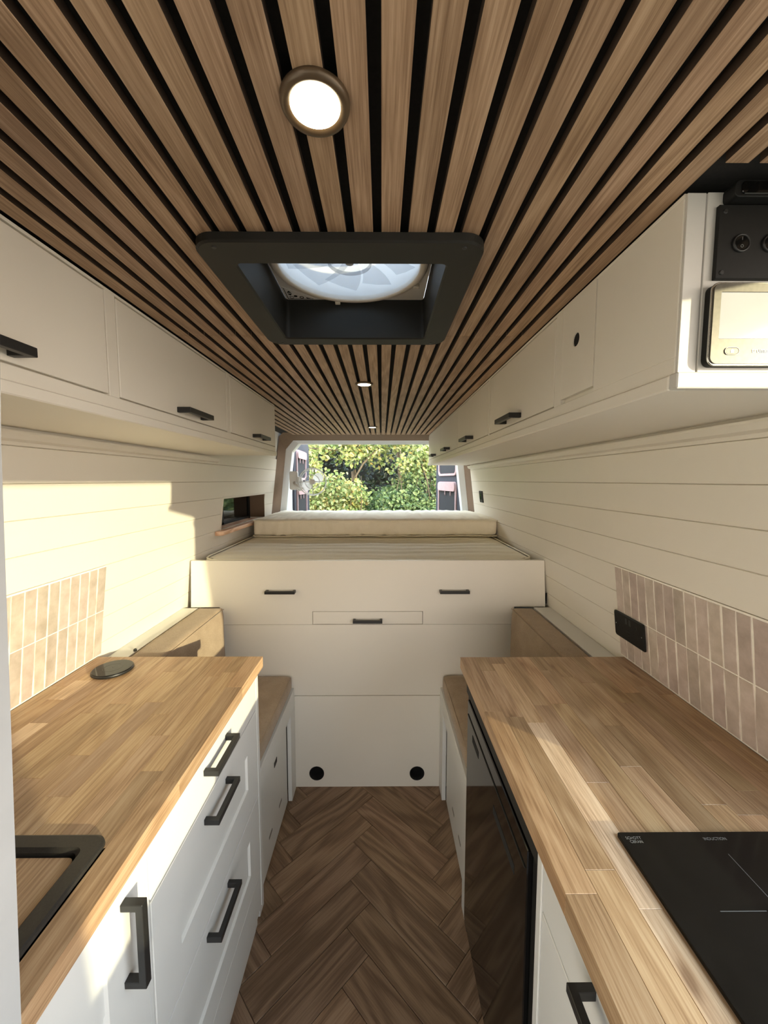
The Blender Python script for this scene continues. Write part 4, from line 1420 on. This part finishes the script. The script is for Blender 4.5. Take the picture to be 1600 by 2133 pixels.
# ================================================================== REAR DOORS
def rear_door(hx, hy, ang, length, label, panels, sgn):
    """vertical leaf hinged at (hx,hy); ang = deviation of the leaf from +y towards -x; sgn +1 when the lining faces +x"""
    root = empty('van_door', (hx, hy, 0.0), label, 'van door')
    d = Vector((-math.sin(ang), math.cos(ang), 0))
    n = Vector((math.cos(ang), math.sin(ang), 0)) * sgn
    O = Vector((hx, hy, 0))
    def W(u, v, w):
        return O + d * u + Vector((0, 0, v)) + n * w
    def slab(name, pts, w0, w1, mat, par):
        lo = [W(u, v, w0) for u, v in pts]; hi = [W(u, v, w1) for u, v in pts]
        c0 = Vector((sum(p[0] for p in pts) / len(pts), sum(p[1] for p in pts) / len(pts)))
        hi2 = [W(u + (c0.x - u) * 0.02, v + (c0.y - v) * 0.01, w1) for u, v in pts]
        hi = [W(u, v, w1 - (w1 - w0) * 0.15) for u, v in pts]
        return obj(name, MB().loft([lo, hi, hi2], cap0=True, cap1=True), mat, par)
    def hoop(name, pts, pts_i, w0, w1, mat, par):
        A = [W(u, v, w0) for u, v in pts]; B = [W(u, v, w1) for u, v in pts]
        C = [W(u, v, w1) for u, v in pts_i]; D = [W(u, v, w0) for u, v in pts_i]
        return obj(name, MB().loft([A, B, C, D]), mat, par)
    slab('outer_skin', rrect(0.0, length, 0.30, 1.83, 0.05), -0.055, -0.018, M['van_white'], root)
    slab('lining', rrect(0.02, length - 0.015, 0.32, 1.81, 0.05), -0.0178, 0.0, M['dooriner'], root)
    for (u0, u1, v0, v1, pad) in panels:
        pts = rrect(u0, u1, v0, v1, 0.05)
        pin = rrect(u0 + 0.022, u1 - 0.022, v0 + 0.02, v1 - 0.02, 0.035)
        f = hoop('pocket_frame', pts, pin, 0.0005, 0.012, M['pink'], root)
        slab('recess', pin, 0.0004, 0.002, M['recess'], root)
        if pad:
            p = slab('pocket_pad', rrect(u0 + 0.012, u1 - 0.012, v1 - pad, v1 - 0.006, 0.03), 0.0125, 0.022, M['pink'], root)
            for uu in ((u0 * 0.45 + u1 * 0.55), (u0 * 0.75 + u1 * 0.25)):
                obj('pull_tab', MB().tube([W(uu, v1 - pad + 0.004, 0.016), W(uu + 0.005, v1 - pad - 0.03, 0.014), W(uu, v1 - pad - 0.04, 0.016)], 0.005, 6), M['pink'], p)
    return root


rear_door(-0.742, 3.285, math.radians(0), 0.72, 'open rear door lined in dark navy, behind the small white fan',
          [(0.09, 0.50, 1.45, 1.715, 0.075), (0.09, 0.52, 0.90, 1.40, 0.08)], 1)
rear_door(0.672, 3.265, math.radians(9.5), 0.72, 'open rear door lined in dark navy, beyond the end of the long overhead cabinet',
          [(0.10, 0.60, 1.49, 1.75, 0), (0.10, 0.60, 0.95, 1.435, 0.085)], -1)

# ================================================================== HEDGE BEHIND THE VAN
def leaves(name, blobs, count, size, mat, seed, parent, front=True):
    rnd = random.Random(seed)
    verts, faces = [], []
    tot = sum(b[3] * b[4] for b in blobs)
    for bx, by, bz, rx, rz in blobs:
        nb = int(count * rx * rz / tot)
        for _ in range(nb):
            # clustered near the shell that faces the van
            th = rnd.uniform(0, 2 * math.pi)
            rr = math.sqrt(rnd.random())
            dx, dz = rr * math.cos(th), rr * math.sin(th)
            dy = -math.sqrt(max(0, 1 - rr * rr)) * rnd.uniform(0.15, 1.0)
            c = Vector((bx + dx * rx, by + dy * 0.45 * (rx + rz) / 2, bz + dz * rz))
            c += Vector((rnd.gauss(0, 0.02), rnd.gauss(0, 0.03), rnd.gauss(0, 0.02)))
            L = size * rnd.uniform(0.6, 1.25)
            wd = L * rnd.uniform(0.26, 0.36)
            nrm = Vector((rnd.gauss(0.25, 0.55), rnd.gauss(-0.8, 0.45), rnd.gauss(0.45, 0.5))).normalized()
            ax = Vector((rnd.gauss(0, 1), rnd.gauss(0, 1), rnd.gauss(-0.3, 0.8)))
            ax = (ax - nrm * ax.dot(nrm)).normalized()
            sd = nrm.cross(ax)
            k = len(verts)
            fold = nrm * (wd * 0.35)
            verts += [c - ax * L / 2, c - ax * L * 0.12 + sd * wd + fold, c + ax * L * 0.25 + sd * wd * 0.75 + fold, c + ax * L / 2 - nrm * L * 0.1, c + ax * L * 0.25 - sd * wd * 0.75 + fold, c - ax * L * 0.12 - sd * wd + fold]
            faces += [(k, k + 1, k + 2, k + 3), (k, k + 3, k + 4, k + 5)]
    me = bpy.data.meshes.new(name)
    me.from_pydata([tuple(v - WORLD[parent]) for v in verts], [], faces)
    me.materials.append(mat)
    o = bpy.data.objects.new(name, me)
    link_at(o, WORLD[parent], parent)
    o['kind'] = 'stuff'
    return o


def branch(par, pts, r0, r1):
    return obj('branch', MB().tube(pts, r0, 7, False, r1), M['bark'], par)


def blobs_in(rnd, n, x0, x1, z0, z1, y0, y1, s0, s1):
    return [(rnd.uniform(x0, x1), rnd.uniform(y0, y1), rnd.uniform(z0, z1), rnd.uniform(s0, s1) * 1.25, rnd.uniform(s0, s1)) for _ in range(n)]


rn = random.Random(2)
GZ = -0.62
# yellow-green bush, low on the fan side
t = empty('hedge_shrub', (-0.75, 5.0, GZ), 'sunlit yellow-green leafy bush behind the small white fan', 'shrub')
leaves('foliage', blobs_in(rn, 30, -1.20, -0.32, 0.85, 1.52, 4.85, 5.3, 0.10, 0.20) + [(-0.62, 4.9, 1.34, 0.22, 0.16), (-0.80, 4.9, 1.22, 0.2, 0.16), (-0.40, 5.0, 1.35, 0.17, 0.12), (-0.95, 5.1, 1.62, 0.18, 0.16)], 4200, 0.054, M['leaf_gold'], 1, t)
for q in range(7):
    x = -1.1 + q * 0.14
    branch(t, [(-0.75, 5.1, GZ), (-0.75 + (x + 0.75) * 0.5, 5.1, 0.4), (x, 5.0, 1.1), (x + rn.uniform(-0.1, 0.1), 4.9, 1.5)], 0.015, 0.003)
# overhanging canopy across the top
t = empty('hedge_tree', (0.35, 5.7, GZ), 'tree with bright leaves hanging over the top of the rear opening', 'tree')
leaves('foliage', blobs_in(rn, 34, -1.15, 0.75, 1.78, 2.12, 4.9, 5.5, 0.10, 0.2) + blobs_in(rn, 14, 0.1, 0.72, 1.55, 1.85, 4.9, 5.3, 0.09, 0.16), 4600, 0.056, M['leaf_gold'], 2, t)
branch(t, [(0.35, 5.75, GZ), (0.33, 5.75, 0.8), (0.27, 5.7, 1.6), (0.20, 5.6, 2.4)], 0.05, 0.03)
branch(t, [(-0.30, 5.0, 1.36), (-0.33, 5.0, 1.50), (-0.24, 5.05, 1.66), (-0.08, 5.2, 1.84), (0.2, 5.6, 2.2)], 0.011, 0.016)
branch(t, [(0.62, 4.95, 1.2), (0.58, 4.95, 1.45), (0.50, 5.0, 1.7), (0.40, 5.2, 2.0)], 0.006, 0.010)
branch(t, [(-0.95, 5.0, 1.86), (-0.5, 5.0, 1.83), (-0.2, 5.1, 1.92), (0.2, 5.5, 2.2)], 0.006, 0.012)
# mid-green bush on the cabinet side
t = empty('hedge_shrub', (0.45, 5.1, GZ), 'mid-green leafy bush below the tree, beside the open navy door', 'shrub')
leaves('foliage', blobs_in(rn, 36, 0.12, 1.0, 0.85, 1.62, 4.9, 5.4, 0.10, 0.19), 4200, 0.052, M['leaf_mid'], 3, t)
for q in range(6):
    x = 0.15 + q * 0.14
    branch(t, [(0.45, 5.2, GZ), (0.45 + (x - 0.45) * 0.5, 5.2, 0.4), (x, 5.1, 1.1), (x + rn.uniform(-0.1, 0.1), 5.0, 1.55)], 0.014, 0.003)
# lower middle bush, duller
t = empty('hedge_shrub', (-0.1, 5.5, GZ), 'duller green bush low in the middle of the rear opening', 'shrub')
leaves('foliage', blobs_in(rn, 26, -0.5, 0.35, 0.75, 1.30, 5.2, 5.7, 0.10, 0.18), 3000, 0.050, M['leaf_mid'], 4, t)
for q in range(5):
    x = -0.45 + q * 0.18
    branch(t, [(-0.1, 5.7, GZ), (x * 0.6, 5.7, 0.4), (x, 5.6, 1.0), (x, 5.5, 1.25)], 0.012, 0.003)
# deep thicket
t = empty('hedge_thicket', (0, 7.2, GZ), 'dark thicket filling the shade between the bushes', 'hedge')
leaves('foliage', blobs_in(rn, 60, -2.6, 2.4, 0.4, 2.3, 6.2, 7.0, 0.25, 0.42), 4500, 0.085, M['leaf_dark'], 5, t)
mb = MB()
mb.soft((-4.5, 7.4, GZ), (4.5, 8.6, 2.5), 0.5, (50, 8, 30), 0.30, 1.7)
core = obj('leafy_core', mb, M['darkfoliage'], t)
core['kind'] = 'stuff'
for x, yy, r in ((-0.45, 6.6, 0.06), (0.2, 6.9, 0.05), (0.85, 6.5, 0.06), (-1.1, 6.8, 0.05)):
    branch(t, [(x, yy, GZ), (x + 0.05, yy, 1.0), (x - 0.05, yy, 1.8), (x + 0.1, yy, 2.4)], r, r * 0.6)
